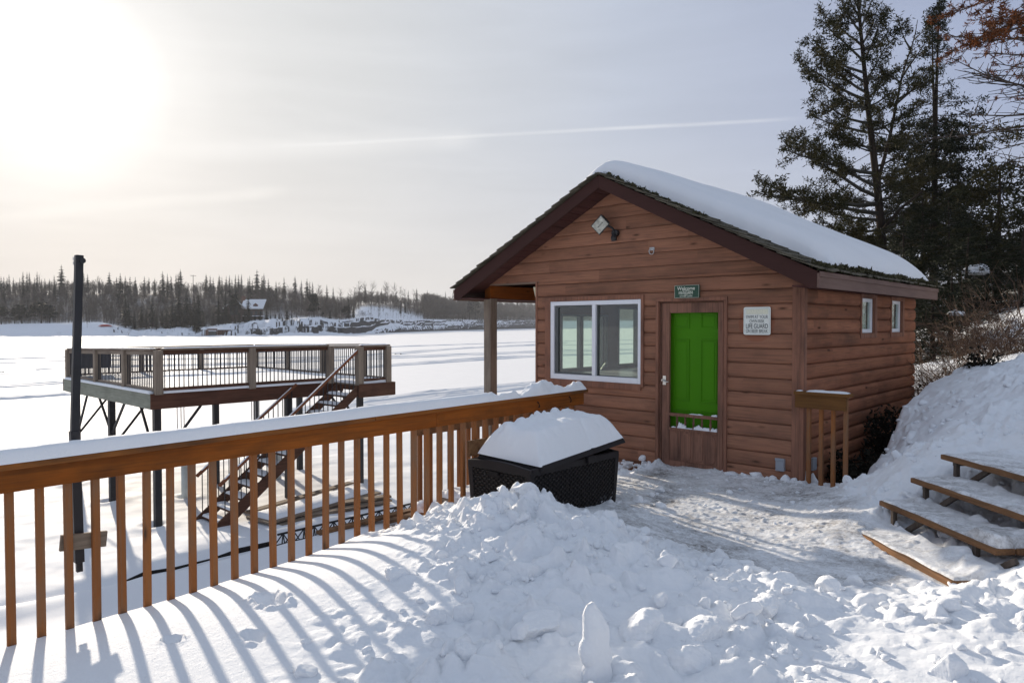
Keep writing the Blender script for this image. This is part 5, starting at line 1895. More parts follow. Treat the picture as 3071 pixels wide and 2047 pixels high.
# countless smaller crumbs
V_, F_, off = [], [], 0
rr_ = np.random.default_rng(5)
pts = []
cx_, cy_ = rr_.uniform(-1.6, 2.9, 4000), rr_.uniform(-6.2, -.1, 4000)
dn_ = (1 - smooth_mask(cx_, cy_)) ** 4 * (1 - .85 * path_mask(cx_, cy_)) * np.where(cy_ < -2.8, 1.0, .5)
ok_ = rr_.uniform(size=4000) < dn_ * .30 * (.4 + 1.8 * sst(fbm(cx_ * 1.6, cy_ * 1.6, 3, 831), -.1, .15))
pts = list(zip(cx_[ok_], cy_[ok_]))
for (x, y) in pts + [(rr_.uniform(.6, 2.8), rr_.uniform(-1.2, 1.6)) for _ in range(120)] + [(rr_.uniform(-.85, .05), -abs(rr_.normal(0, .07)) - .06) for _ in range(34)] + [(rr_.uniform(-2.4, -1.82), -abs(rr_.normal(0, .07)) - .06) for _ in range(40)]:
    s_ = float(np.clip(rr_.lognormal(-3.9, .5), .007, .06))
    z = float(heap(np.array([x]), np.array([y]))[0])
    q, F = chunk(int(rr_.integers(1e6)), s_, (rr_.uniform(.8, 1.4), rr_.uniform(.7, 1.1), rr_.uniform(.6, 1.0)), 7, IC3 if s_ > .04 else IC2)
    a = rr_.uniform(0, 6.28)
    Rm = np.array([[math.cos(a), -math.sin(a), 0], [math.sin(a), math.cos(a), 0], [0, 0, 1]])
    V_.append(q @ Rm.T + (x, y, z + s_ * .25))
    F_.append(F + off)
    off += len(q)
tag(link('snow_crumbs', npmesh('snow_crumbs', np.concatenate(V_), np.concatenate(F_), M['snow_lump'], smooth=True)), 'crumbs and lumps of broken snow scattered over the heap', 'snow', None, 'stuff')

# ================================================================== NEAR TREES


class Needles:
    def __init__(s):
        s.p, s.d, s.l = [], [], []

    def add(s, p, d, l):
        s.p.append(p)
        s.d.append(d)
        s.l.append(l)

    def arrays(s, n, wid, r_, spread=.75, jit=.48):
        P = np.repeat(np.array(s.p), n, 0)
        D = np.repeat(np.array(s.d), n, 0)
        L = np.repeat(np.array(s.l), n) * r_.uniform(.6, 1.25, len(P))
        B = D * (1 - spread) + r_.normal(size=P.shape) * spread * .75
        B /= np.linalg.norm(B, axis=1)[:, None] + 1e-9
        Q = np.cross(B, r_.normal(size=P.shape))
        Q /= np.linalg.norm(Q, axis=1)[:, None] + 1e-9
        w_ = (L * wid)[:, None]
        P = P + r_.normal(size=P.shape) * (L * jit)[:, None]
        T = np.stack([P - Q * w_ * .5, P + B * L[:, None] * .45 + Q * w_, P + B * L[:, None], P + B * L[:, None] * .4 - Q * w_], 1)
        F = np.arange(len(P) * 4).reshape(-1, 4)
        return T.reshape(-1, 3), F


def rot_about(v_, ax, a):
    ax = ax / (np.linalg.norm(ax) + 1e-9)
    return v_ * math.cos(a) + np.cross(ax, v_) * math.sin(a) + ax * (ax @ v_) * (1 - math.cos(a))


def bough(mb, nd, r_, p, d, L, rad, curve=.25, twig=.34, tuft=.16, step=.16, bare=.25, jit=.12, ntuft=5, flat=.35, sub=True, density=1.0):
    """one limb with side twigs; mb collects wood, nd collects needle tufts"""
    n = 7
    P = [np.array(p, float)]
    d = np.array(d, float)
    d /= np.linalg.norm(d)
    for i in range(n - 1):
        d = d + np.array([0, 0, curve / (n - 1)]) + r_.normal(size=3) * jit * .5
        d /= np.linalg.norm(d)
        P.append(P[-1] + d * L / (n - 1))
    P = np.array(P)
    mb.tube(P, np.linspace(rad, max(rad * .2, .004), n), 5, False)
    t = bare * L + r_.uniform(0, step)
    side = 1
    while t < L * .99:
        f_ = t / L * (n - 1)
        i = min(int(f_), n - 2)
        c_ = P[i] + (P[i + 1] - P[i]) * (f_ - i)
        dd = P[i + 1] - P[i]
        dd /= np.linalg.norm(dd)
        hor = np.cross(dd, (0, 0, 1))
        hor /= np.linalg.norm(hor) + 1e-9
        e = dd * r_.uniform(.45, .9) + hor * side * r_.uniform(.5, 1.0) + np.array([0, 0, r_.normal() * flat + flat * .5])
        e /= np.linalg.norm(e)
        tl = twig * L ** .55 * r_.uniform(.45, 1.15) * (1 - .45 * t / L)
        side = -side if r_.uniform() < .8 else side
        q1 = c_ + e * tl * .5 + r_.normal(size=3) * .02
        e2 = e + np.array([0, 0, curve * .5]) + r_.normal(size=3) * .12
        q2 = q1 + e2 / np.linalg.norm(e2) * tl * .5
        mb.tube([c_, q1, q2], [max(rad * .28, .006), .006, .0035], 3, False)
        if nd is not None:
            k_ = max(1, int(ntuft * density * tl / .5 + r_.uniform()))
            for j in range(k_):
                u = r_.uniform(.25, 1.05)
                pp = c_ + (q1 - c_) * u * 2 if u < .5 else q1 + (q2 - q1) * (u * 2 - 1)
                nd.add(pp, e2 / np.linalg.norm(e2), tuft)
            if sub and tl > .35:
                for j in range(2):
                    u = r_.uniform(.3, .8)
                    b0 = c_ + (q2 - c_) * u
                    e3 = e + r_.normal(size=3) * .6
                    e3 /= np.linalg.norm(e3)
                    b1 = b0 + e3 * tl * .4
                    mb.tube([b0, b1], [.005, .003], 3, False)
                    for _ in range(2):
                        nd.add(b0 + (b1 - b0) * r_.uniform(.5, 1.1), e3, tuft)
        t += step * r_.uniform(.6, 1.4)
    if nd is not None:
        for _ in range(3):
            nd.add(P[-1], d, tuft)
    return P


def trunk(mb, pts, r0, r1, n=9):
    P = np.array(pts, float)
    u = np.linspace(0, 1, 14)
    s_ = np.linspace(0, 1, len(P))
    Q = np.stack([np.interp(u, s_, P[:, i]) for i in range(3)], -1)
    Q[1:-1] = (Q[:-2] + 2 * Q[1:-1] + Q[2:]) / 4
    mb.tube(Q, r0 + (r1 - r0) * u ** .8, n, False)
    return Q


def finish_tree(name, label, cat, T, mbt, parts, base, group=None):
    t = thing(name, label, cat, base, group)
    mbt.build('trunk', M['bark'], t, smooth=True)
    for pn, mbw, nd, nm, wm, nb, wid, spread in parts:
        o_ = np.array(mbw.v).reshape(-1, 3) if mbw.v else np.zeros((0, 3))
        if nd is not None and nd.p:
            NV, NF = nd.arrays(nb, wid, rng, spread, .12 if pn == 'crown' and nm == M['needles_orange'] else .48)
        else:
            NV, NF = np.zeros((0, 3)), np.zeros((0, 4), int)
        q4 = np.array([f for f in mbw.f if len(f) == 4], int).reshape(-1, 4)
        F = np.concatenate([q4, NF + len(o_)])
        me = npmesh(pn, np.concatenate([o_, NV]) - np.array(base), F, [wm, nm], np.concatenate([np.zeros(len(q4), int), np.ones(len(NF), int)]))
        link(pn, me, t, base)
    return t


def hill_z(p):
    return float(heap(np.array([p[0]]), np.array([p[1]]))[0])


# -- the tall jack pine behind the roof
r_ = np.random.default_rng(11)
D1 = 21.5
tp = [atd(x, y, D1) for x, y in [(2648, 760), (2639, 640), (2621, 470), (2608, 380), (2592, 204), (2577, 51), (2568, -90)]]
b0 = tp[0].copy()
b0[2] = hill_z(b0) - .2
mbt = MB()
Q = trunk(mbt, [b0] + tp, .17, .03)
# the second stem that forks to the right
fk = [atd(x, y, D1) for x, y in [(2628, 560), (2668, 420), (2690, 300), (2712, 200), (2742, 120), (2752, 60)]]
trunk(mbt, fk, .065, .008, 7)
# dead leaning pole leaning against it
trunk(mbt, [atd(2640, 700, D1 - .3), atd(2700, 625, D1 - .3), atd(2765, 575, D1 - .3)], .06, .03, 6)
mbw, nd = MB(), Needles()


def pxb(p0, p1, D, rad, depth=0.0, **kw):
    a, b_ = atd(*p0, D), atd(*p1, D + depth)
    v_ = b_ - a
    L = np.linalg.norm(v_)
    bough(mbw, nd, r_, a, v_ / L + np.array([0, 0, -kw.get('curve', .25) * .45]), L * 1.06, rad, **kw)


PINE = dict(curve=.30, twig=.46, tuft=.115, step=.125, ntuft=4.2, density=1.0, bare=.26)
for p0, p1 in [((2640, 640), (2300, 560)), ((2637, 610), (2295, 600)), ((2634, 590), (2340, 490)), ((2632, 560), (2380, 455)), ((2628, 520), (2350, 448)), ((2640, 660), (2420, 640)), ((2642, 690), (2460, 690)),
               ((2622, 440), (2470, 430)), ((2618, 400), (2440, 350)), ((2614, 370), (2430, 310)), ((2610, 330), (2420, 255)), ((2607, 300), (2400, 215)), ((2604, 280), (2425, 190)), ((2600, 250), (2450, 150)),
               ((2597, 220), (2460, 115)), ((2594, 190), (2475, 75)), ((2588, 140), (2480, 30)), ((2582, 100), (2500, 0)), ((2580, 60), (2530, -40)),
               ((2620, 430), (2700, 430)), ((2612, 350), (2690, 300)), ((2606, 290), (2680, 210)), ((2600, 240), (2660, 130)), ((2594, 180), (2650, 60)), ((2588, 130), (2640, 20)), ((2584, 80), (2630, -30)), ((2575, 60), (2600, -60)), ((2575, 30), (2545, -70)),
               ((2668, 420), (2740, 380)), ((2690, 300), (2780, 240)), ((2690, 310), (2780, 215)), ((2705, 230), (2760, 120)), ((2700, 250), (2640, 170)), ((2730, 150), (2690, 70)), ((2740, 120), (2775, 90)), ((2670, 400), (2620, 320)),
               ((2640, 640), (2760, 600)), ((2636, 600), (2780, 530)), ((2630, 540), (2770, 470)), ((2626, 500), (2740, 430)), ((2645, 690), (2720, 700))]:
    L_ = math.hypot(p1[0] - p0[0], p1[1] - p0[1])
    pxb(p0, p1, D1, .018 + .00016 * L_, r_.uniform(-1.2, 1.2), **PINE)
for i in range(44):  # limbs pointing toward and away from the viewer
    u = r_.uniform(.12, .97)
    j = int(u * 13)
    p = Q[min(j, 13)]
    az = r_.choice([1, -1]) * r_.uniform(.5, 1.1) + r_.normal() * .3
    d = FW * math.sin(az) * 1.0 + RT * math.cos(az) * r_.choice([-1, 1])
    L_ = (2.6 * (1 - u) + .7) * r_.uniform(.5, 1.0)
    bough(mbw, nd, r_, p, d + np.array([0, 0, .15]), L_, .02 + .008 * L_, **PINE)
for i in range(40):  # dead lower branches
    p = Q[r_.integers(1, 8)]
    d = RT * r_.normal() + FW * r_.normal() * .6 + np.array([0, 0, -.25])
    bough(mbw, None, r_, p, d, r_.uniform(.8, 2.0), .014, curve=-.2, twig=.3, step=.2, jit=.2)
finish_tree('jack_pine', 'tall ragged jack pine with a forked stem rising behind the cabin roof', 'pine tree', None, mbt, [('crown', mbw, nd, M['needles'], M['twig_grey'], 12, .14, .85)], b0)

# -- the narrow twin-topped spruce
r_ = np.random.default_rng(12)
D2 = 24.0
mbt, mbw, nd = MB(), MB(), Needles()
t1 = [atd(x, y, D2) for x, y in [(2800, 760), (2803, 520), (2806, 330), (2811, 180), (2817, -5)]]
b0 = t1[0].copy()
b0[2] = hill_z(b0) - .2
Q = trunk(mbt, [b0] + t1, .16, .012)
Q2 = trunk(mbt, [atd(2803, 380, D2), atd(2797, 200, D2), atd(2796, 40, D2)], .06, .01, 6)
for i in range(270):
    y = r_.uniform(-5, 780)
    f_ = max(y / 780, 0)
    if 110 < y < 330 and r_.uniform() < .55:
        continue
    p = atd(2817 - .02 * y if y < 300 else 2811 - .01 * y, y, D2)
    L_ = (.14 + 3.0 * f_ ** 1.05) * r_.uniform(.5, 1.1)
    if 90 < y < 300:
        L_ *= .75
    a = r_.uniform(0, 6.28)
    d = RT * math.cos(a) + FW * math.sin(a) * .8 + np.array([0, 0, -.22])
    bough(mbw, nd, r_, p, d, L_, .008 + .006 * L_, curve=.30, twig=.30, tuft=.13 if y > 330 else .10, step=.14 if y > 300 else .12, ntuft=5, bare=.12 if not 110 < y < 330 else .4, flat=.2, density=1.0 if y > 300 or y < 110 else .5)
for i in range(50):
    y = r_.uniform(30, 200)
    p = atd(2796, y, D2)
    a = r_.uniform(0, 6.28)
    L_ = (.12 + .35 * (y - 30) / 170) * r_.uniform(.6, 1.1)
    bough(mbw, nd, r_, p, RT * math.cos(a) + FW * math.sin(a) + np.array([0, 0, -.1]), L_, .007, curve=.3, twig=.25, tuft=.10, step=.1, ntuft=4, bare=.05, sub=False)
finish_tree('spruce_tree', 'narrow dark spruce with twin spires right of the jack pine', 'spruce tree', None, mbt, [('crown', mbw, nd, M['needles_dark'], M['twig'], 7, .17, .75)], b0)

# -- shorter pine at the right with whorled limbs
r_ = np.random.default_rng(13)
D3 = 19.5
mbt, mbw, nd = MB(), MB(), Needles()
t1 = [atd(x, y, D3) for x, y in [(2990, 830), (2994, 700), (2997, 600), (2999, 505)]]
b0 = t1[0].copy()
b0[2] = hill_z(b0) - .3
Q = trunk(mbt, [b0] + t1, .13, .02)
for i in range(95):
    y = r_.uniform(505, 860)
    f_ = (y - 500) / 360
    a = r_.uniform(0, 6.28)
    L_ = (.2 + 1.9 * f_ ** .7) * r_.uniform(.6, 1.1)
    bough(mbw, nd, r_, atd(2998 - .02 * (y - 500), y, D3), RT * math.cos(a) + FW * math.sin(a) * .8 + np.array([0, 0, .12]), L_, .008 + .007 * L_, curve=.25, twig=.34, tuft=.15, step=.15, ntuft=4.5, bare=.2)
finish_tree('young_pine', 'shorter green pine at the right edge standing in front of the sky', 'pine tree', None, mbt, [('crown', mbw, nd, M['needles'], M['twig_grey'], 6, .16, .8)], b0)

# -- the dying pine whose limbs reach in from the right
r_ = np.random.default_rng(14)
D4 = 11.5
mbt, mbw, nd, ndg = MB(), MB(), Needles(), Needles()
t1 = [atd(3290, 900, D4), atd(3280, 500, D4), atd(3270, 0, D4), atd(3265, -300, D4)]
b0 = t1[0].copy()
b0[2] = hill_z(b0) - .3
Q = trunk(mbt, [b0] + t1, .17, .06)
OR = dict(curve=.10, twig=.40, tuft=.075, step=.075, ntuft=7, bare=.28, jit=.09)
BR = dict(curve=.22, twig=.36, tuft=.06, step=.11, bare=.22, jit=.12)
for p0, p1, kind in [((3275, -30), (2815, 100), 'o'), ((3270, -90), (2900, 25), 'o'), ((3272, -120), (2960, -10), 'o'), ((3275, 20), (2880, 108), 'o'), ((3278, 60), (2985, 70), 'o'), ((3276, 90), (2905, 180), 'h'), ((3278, 120), (2958, 140), 'h'), ((3278, 150), (2985, 100), 'h'),
                     ((3280, 210), (2960, 210), 'h'), ((3280, 240), (2910, 250), 'b'), ((3280, 270), (2912, 262), 'b'), ((3280, 250), (2995, 240), 'h'), ((3282, 300), (2985, 280), 'b'), ((3282, 250), (2868, 300), 'b'), ((3282, 330), (2870, 330), 'b'), ((3283, 340), (2880, 345), 'b'), ((3284, 380), (2960, 465), 'b'), ((3285, 400), (2940, 360), 'b'), ((3286, 430), (3030, 480), 'b'),
                     ((3286, 500), (3000, 500), 'b'), ((3287, 560), (3020, 560), 'b'), ((3280, 160), (3010, 190), 'h'), ((3284, 360), (2930, 395), 'g'), ((3284, 390), (2960, 420), 'g')]:
    a, b_ = atd(*p0, D4), atd(*p1, D4 + r_.uniform(-1.4, .4))
    v_ = b_ - a
    L_ = np.linalg.norm(v_)
    kw = dict(OR if kind in 'o' else BR)
    tgt = {'o': nd, 'h': nd, 'b': None, 'g': ndg}[kind]
    if kind == 'h':
        kw.update(ntuft=3.0, tuft=.062)
    if kind == 'g':
        kw.update(ntuft=4.0, tuft=.09)
    bough(mbw, tgt, r_, a, v_ / L_ + np.array([0, 0, -kw['curve'] * .4]), L_ * 1.02, .010 + .006 * L_, **kw)
mbg = MB()
finish_tree('dying_pine', 'dying pine with rusty orange needles and bare limbs reaching in from the right', 'pine tree', None, mbt,
            [('crown', mbw, nd, M['needles_orange'], M['twig'], 10, .10, .8), ('green_foliage', mbg, ndg, M['needles'], M['twig'], 7, .12, .8)], b0)

# -- dark spruces crowding behind the cabin: three models, each copied
UND = []
for vi in range(3):
    r_ = np.random.default_rng(30 + vi)
    mbt, mbw, nd = MB(), MB(), Needles()
    H = 6.0
    trunk(mbt, [(0, 0, -.3), (.05, 0, H * .5), (0, .05, H)], .10, .012, 7)
    for i in range(105):
        f_ = r_.uniform(.03, 1) ** .9
        z = H * (1 - f_)
        a = r_.uniform(0, 6.28)
        L_ = (.15 + 1.75 * f_ ** .8) * r_.uniform(.55, 1.1)
        bough(mbw, nd, r_, (0, 0, z), (math.cos(a), math.sin(a), -.18), L_, .008 + .006 * L_, curve=.25 - .3 * f_, twig=.38, tuft=.15, step=.19, ntuft=4.0, bare=.2, flat=.2, sub=False)
    for i in range(60):
        a = r_.uniform(0, 6.28)
        bough(mbw, None, r_, (0, 0, r_.uniform(.2, 3.2)), (math.cos(a), math.sin(a), -.3), r_.uniform(.7, 1.7), .010, curve=-.15, twig=.3, step=.16, jit=.25)
    NV, NF = nd.arrays(6, .17, rng, .85)
    o_ = np.array(mbw.v)
    q4 = np.array([f for f in mbw.f if len(f) == 4], int)
    UND.append((mbt.mesh('trunk', M['bark'], True), npmesh('crown', np.concatenate([o_, NV]), np.concatenate([q4, NF + len(o_)]), [M['twig_grey'], M['needles_dark']], np.concatenate([np.zeros(len(q4), int), np.ones(len(NF), int)]))))
# photo x of the stem, distance, height of the top in photo, mesh, label
US = [(2705, 18.5, 640, 0, 'dark spruce close behind the rear corner of the cabin roof'), (2845, 18.0, 600, 2, 'dark spruce right of the cabin eave with drooping boughs'),
      (2902, 16.5, 700, 0, 'dark spruce behind the brown brush'), (3060, 16.0, 690, 2, 'dark spruce at the right edge above the snowbank'),
      (3100, 20.0, 560, 0, 'spruce at the far right edge behind the dying pine'), (2800, 14.5, 830, 1, 'low dark spruce at the corner behind the cabin wall'), (2880, 22.5, 640, 1, 'spruce far back between the twin-topped spruce and the green pine'),
      (2850, 15.0, 800, 0, 'squat dark spruce beside the brown brush'), (2765, 20.5, 590, 1, 'dark bushy spruce below the twin-topped spruce'), (2960, 18.5, 690, 2, 'dark spruce just left of the shorter green pine')]
for i, (px, D, yt, vi, lab) in enumerate(US):
    p = atd(px, 900, D)
    p[2] = hill_z(p) - .1
    ztop = atd(px, yt, D)[2]
    s_ = max((ztop - p[2]) / 6.0, .25)
    t = thing('spruce_tree', lab, 'spruce tree', p, 'dark spruces behind the cabin')
    for nm, me in zip(('trunk', 'crown'), UND[vi]):
        link(nm, me, t, p)
    t.scale = (max(s_ * 1.05, .7), max(s_ * 1.05, .7), s_)
    t.rotation_euler = (0, 0, 1.7 * i)

# snow pillows caught on the boughs
for i, (px, py, D, s_, lab) in enumerate([(2930, 818, 17.4, .24, 'round pillow of snow on a spruce bough right of the cabin eave'), (2866, 944, 14.3, .12, 'small pillow of snow low on the dark spruces')]):
    V, F = IC3
    q = V * (1.2, 1.0, .8)
    q[:, 2] = np.where(q[:, 2] < 0, q[:, 2] * .25, q[:, 2])
    q = q * (1 + .9 * fbm(V[:, 0] * 2.2 + i * 7, V[:, 1] * 2.2 + V[:, 2] * 1.7, 4, 841))[:, None] * s_
    o = link('snow_pillow', npmesh('snow_pillow', q, F, M['snow'], smooth=True), None, atd(px, py, D))
    tag(o, lab, 'snow')

# brown brush above the bank, and low dark shrubs
r_ = np.random.default_rng(41)
for bi, (px, D, n, ht, lab) in enumerate([(2920, 11.0, 150, 1.5, 'tangled brown leafless brush above the snowbank'), (3020, 11.6, 170, 1.7, 'tangled brown brush at the right edge above the snowbank'), (2800, 11.2, 70, .9, 'thin grey-brown brush behind the cabin corner')]):
    p = atd(px, 1000, D)
    p[2] = hill_z(p) - .1
    m = MB()
    for i in range(n):
        a = r_.uniform(0, 6.28)
        q = p + np.array([r_.normal() * .38, r_.normal() * .38, 0])
        d = np.array([math.cos(a) * .65, math.sin(a) * .65, 1.0])
        L_ = ht * r_.uniform(.5, 1.1)
        pts_ = [q]
        for j in range(5):
            d = d + r_.normal(size=3) * .28 + np.array([0, 0, -.10])
            d /= np.linalg.norm(d)
            pts_.append(pts_[-1] + d * L_ / 5)
        m.tube(pts_, np.linspace(.0065, .002, 6), 3, False)
        for j in range(7):
            k_ = r_.integers(1, 5)
            e = r_.normal(size=3) * .7 + d
            e /= np.linalg.norm(e)
            m.tube([pts_[k_], pts_[k_] + e * .16, pts_[k_] + e * .34 * r_.uniform(.6, 1.2) + (0, 0, .03)], [.0035, .0028, .0018], 3, False)
    tag(m.build('brush', M['brush'], None), lab, 'bush')
for si, (c_, s_, n, lab) in enumerate([((.36, .85, -.2), .42, 900, 'dark low shrub against the cabin side wall behind the short railing'), ((.40, 2.3, .0), .50, 900, 'dark shrub along the side wall near the rear corner'), ((.50, 4.4, .35), .40, 600, 'dark reddish shrub at the rear corner of the cabin'), ((1.12, 3.6, 1.05), .26, 260, 'small dark sprig poking through the crest of the bank')]):
    r_ = np.random.default_rng(50 + si)
    nd = Needles()
    m = MB()
    c_ = np.array(c_)
    for i in range(n // 12):
        d = r_.normal(size=3) * (1, 1, .6) + (0, 0, .8)
        d /= np.linalg.norm(d)
        e = c_ + d * s_ * 2 * r_.uniform(.4, 1.0) * (.6, .9, .75)
        m.tube([c_ + r_.normal(size=3) * .08 * (1, 2, 0), (c_ + e) / 2 + r_.normal(size=3) * .05, e], [.008, .006, .003], 3, False)
        for j in range(12):
            nd.add(c_ + (e - c_) * r_.uniform(.4, 1.05) + r_.normal(size=3) * .045, d, .06)
    NV, NF = nd.arrays(5, .3, rng, .9)
    q4 = np.array([f for f in m.f if len(f) == 4], int)
    o_ = np.array(m.v)
    me = npmesh('shrub', np.concatenate([o_, NV]) - c_, np.concatenate([q4, NF + len(o_)]), [M['twig'], M['juniper']], np.concatenate([np.zeros(len(q4), int), np.ones(len(NF), int)]))
    tag(link('shrub', me, None, c_), lab, 'shrub')

# ================================================================== THE FAR SHORE'S TREES AND HOUSES


def far_spruce(seed, H=10.0, W=1.5, ragged=.35, lo=.06, fl=11):
    r_ = np.random.default_rng(seed)
    m = MB()
    m.tube([(0, 0, -.8), (0, 0, H * .55), (0, 0, H)], [.16, .10, .02], 4, False)
    n = int(H * 3.2)
    for i in range(n):
        f_ = (i + r_.uniform(0, .6)) / n
        z = H * (1 - f_ * (1 - lo))
        rad = W * (.05 + f_ ** .68) * r_.uniform(1 - ragged, 1.1)
        k_ = 5 + int(f_ * fl * .6)
        a0 = r_.uniform(0, 6.28)
        for j in range(k_):
            a = a0 + 6.283 * j / k_ + r_.normal() * .2
            q = rad * r_.uniform(.55, 1.15)
            da = .32
            d0 = np.array([math.cos(a), math.sin(a), 0])
            m.add([(0, 0, z + .18), (math.cos(a - da) * q * .75, math.sin(a - da) * q * .75, z - q * .28), d0 * q + (0, 0, z - q * .30 + r_.uniform(-.1, .12)), (math.cos(a + da) * q * .75, math.sin(a + da) * q * .75, z - q * .22)], [(0, 1, 2, 3)], 1)
    return m.mesh('far_spruce', [M['bark'], M['needles_far']])


def far_pine(seed, H=10.0, W=2.6):
    """open-crowned pine: bare stem, flat clumps"""
    r_ = np.random.default_rng(seed)
    m = MB()
    m.tube([(0, 0, -.8), (.2, 0, H * .5), (0, .1, H * .97)], [.2, .14, .04], 5, False)
    for i in range(34):
        f_ = r_.uniform(.30, 1.0)
        a = r_.uniform(0, 6.28)
        q = W * (1.15 - f_) ** .5 * r_.uniform(.4, 1.1)
        c_ = np.array([math.cos(a) * q, math.sin(a) * q, H * f_])
        m.tube([(0, 0, c_[2] - .5), c_], [.06, .02], 3, False)
        for j in range(16):
            p = c_ + r_.normal(size=3) * (.55, .55, .22)
            e1, e2 = r_.normal(size=3) * .30, r_.normal(size=3) * .22
            m.add([p - e1, p - e2, p + e1, p + e2], [(0, 1, 2, 3)], 1)
    return m.mesh('far_pine', [M['bark'], M['needles_far']])


def far_bare(seed, H=11.0, birch=False, tris=46, out=None, base=(0, 0, 0), wide=1.0):
    r_ = np.random.default_rng(seed)
    m = out or MB()
    b_ = np.array(base, float)
    lean = r_.normal(size=2) * .05 * H
    tw = (.085 if birch else .075) * H / 11
    top = b_ + (lean[0], lean[1], H)
    mid = b_ + (lean[0] * .4 + r_.normal() * .12, lean[1] * .4, H * .5)
    m.tube([b_ + (0, 0, -.8), mid, top - (0, 0, H * .16)], [tw, tw * .75, .015], 3, False)
    for i in range(tris):
        f_ = r_.uniform(.28, .84)
        p = (b_ + (mid - b_) * f_ * 2) if f_ < .5 else mid + (top - mid) * (f_ * 2 - 1)
        a = r_.uniform(0, 6.28)
        L_ = H * (.26 * (1.15 - f_) + .10) * r_.uniform(.5, 1.1)
        e = np.array([math.cos(a) * .62, math.sin(a) * .62, r_.uniform(.35, .95)]) * L_
        wv = np.array([-math.sin(a), math.cos(a), 0]) * .030 * wide
        q = p + e * .5 + r_.normal(size=3) * .1
        m.add([p - wv, p + wv, q + wv * .7, p + e, q - wv * .7], [(0, 1, 2, 3, 4)], 0)
        e2 = e * .4 + r_.normal(size=3) * L_ * .28
        m.add([q - wv * .6, q + wv * .6, q + e2], [(0, 1, 2)], 0)
        e2 = e * .4 + r_.normal(size=3) * L_ * .28
        m.add([q - wv * .6, q + wv * .6, q + e2], [(0, 1, 2)], 0)
    return m


FS = [far_spruce(60 + i, 10.0, w_, rg) for i, (w_, rg) in enumerate([(1.7, .35), (2.1, .45), (1.45, .3), (2.5, .5)])]
FP = [far_pine(70 + i) for i in range(2)]
FB = [far_bare(80 + i, 10.0).mesh('far_bare', M['bare_far']) for i in range(3)]
FBB = [far_bare(90 + i, 10.0, True).mesh('far_birch', M['birch_far']) for i in range(2)]


def put(name, me, px, s_, H, label, cat, group=None, wf=1.0):
    p = land_pt(px, s_)
    o = link(name, me, None, p)
    o.scale = (H / 10 * wf, H / 10 * wf, H / 10)
    o.rotation_euler = (0, 0, random.uniform(0, 6.28))
    return tag(o, label, cat, group)


def h_for(px, s_, ytop):
    """height of a tree at that spot whose tip reaches the photo's row ytop"""
    p = land_pt(px, s_)
    D = (p - CAM) @ FW
    return max(CAM[2] + (974.4 - ytop) / FPX * D - p[2], 1.5)


SKY = 'dark spruces along the far skyline'
LSKY = 'dark pointed spruce among the bare trees on the far skyline'
for px, yt, vi, lab in [(187, 797, 3, 'tallest broad spruce on the far skyline left of the dark pole'), (543, 809, 1, 'tall pointed spruce on the far skyline left of the utility pole'), (772, 812, 3, 'thin-headed tall spruce on the far skyline above the house'), (886, 830, 1, 'lone tall spruce on the far skyline right of the house'),
                        (72, 816, 2, None), (84, 818, 2, None), (91, 817, 2, None), (114, 816, 2, None), (30, 824, 2, None), (6, 830, 0, None), (14, 832, 2, None), (24, 833, 0, None), (43, 834, 0, None), (62, 833, 2, None), (106, 834, 0, None), (127, 838, 2, None), (137, 836, 0, None), (151, 838, 2, None), (165, 826, 2, None),
                        (252, 810, 2, None), (265, 822, 0, None), (330, 818, 3, None), (352, 832, 0, None), (363, 822, 1, None), (392, 830, 0, None), (300, 835, 2, None), (378, 829, 2, None), (408, 832, 0, None), (435, 830, 0, None), (449, 833, 2, None), (466, 835, 2, None),
                        (490, 816, 1, None), (504, 822, 2, None), (530, 822, 2, None), (536, 821, 0, None), (515, 828, 0, None), (620, 823, 1, None), (632, 828, 0, None), (641, 834, 0, None), (659, 826, 1, None), (667, 833, 2, None), (680, 829, 0, None), (690, 827, 2, None), (697, 838, 0, None), (708, 826, 2, None), (717, 825, 0, None), (726, 824, 2, None), (745, 834, 2, None), (750, 830, 0, None), (758, 840, 2, None), (793, 822, 1, None), (787, 829, 0, None), (806, 837, 0, None), (829, 845, 0, None),
                        (853, 833, 0, None), (905, 842, 2, None), (922, 838, 1, None), (930, 846, 0, None), (938, 847, 2, None), (981, 855, 0, None), (1000, 862, 2, None), (1065, 868, 0, None), (1096, 858, 1, None), (1145, 866, 0, None), (1188, 870, 0, None), (1250, 866, 1, None), (1282, 872, 0, None), (1336, 875, 2, None), (1358, 878, 0, None), (1312, 882, 0, None), (1225, 872, 2, None)]:
    s_ = random.uniform(85, 150)
    put('spruce_tree', FS[vi], px, s_, h_for(px, s_, yt - 2), lab or LSKY, 'spruce tree', SKY, 1.0 if vi != 2 else .9)
for i in range(46):  # behind the porch, and filling in the wood
    px = random.uniform(1490, 1900) if i < 26 else random.uniform(-250, 1300)
    s_ = random.uniform(50, 130)
    put('spruce_tree', FS[i % 4], px, s_, random.uniform(6, 10) * (2.0 if px > 1400 else 1), 'dark spruce scattered through the far bare woods', 'spruce tree', 'spruces scattered in the far woods')

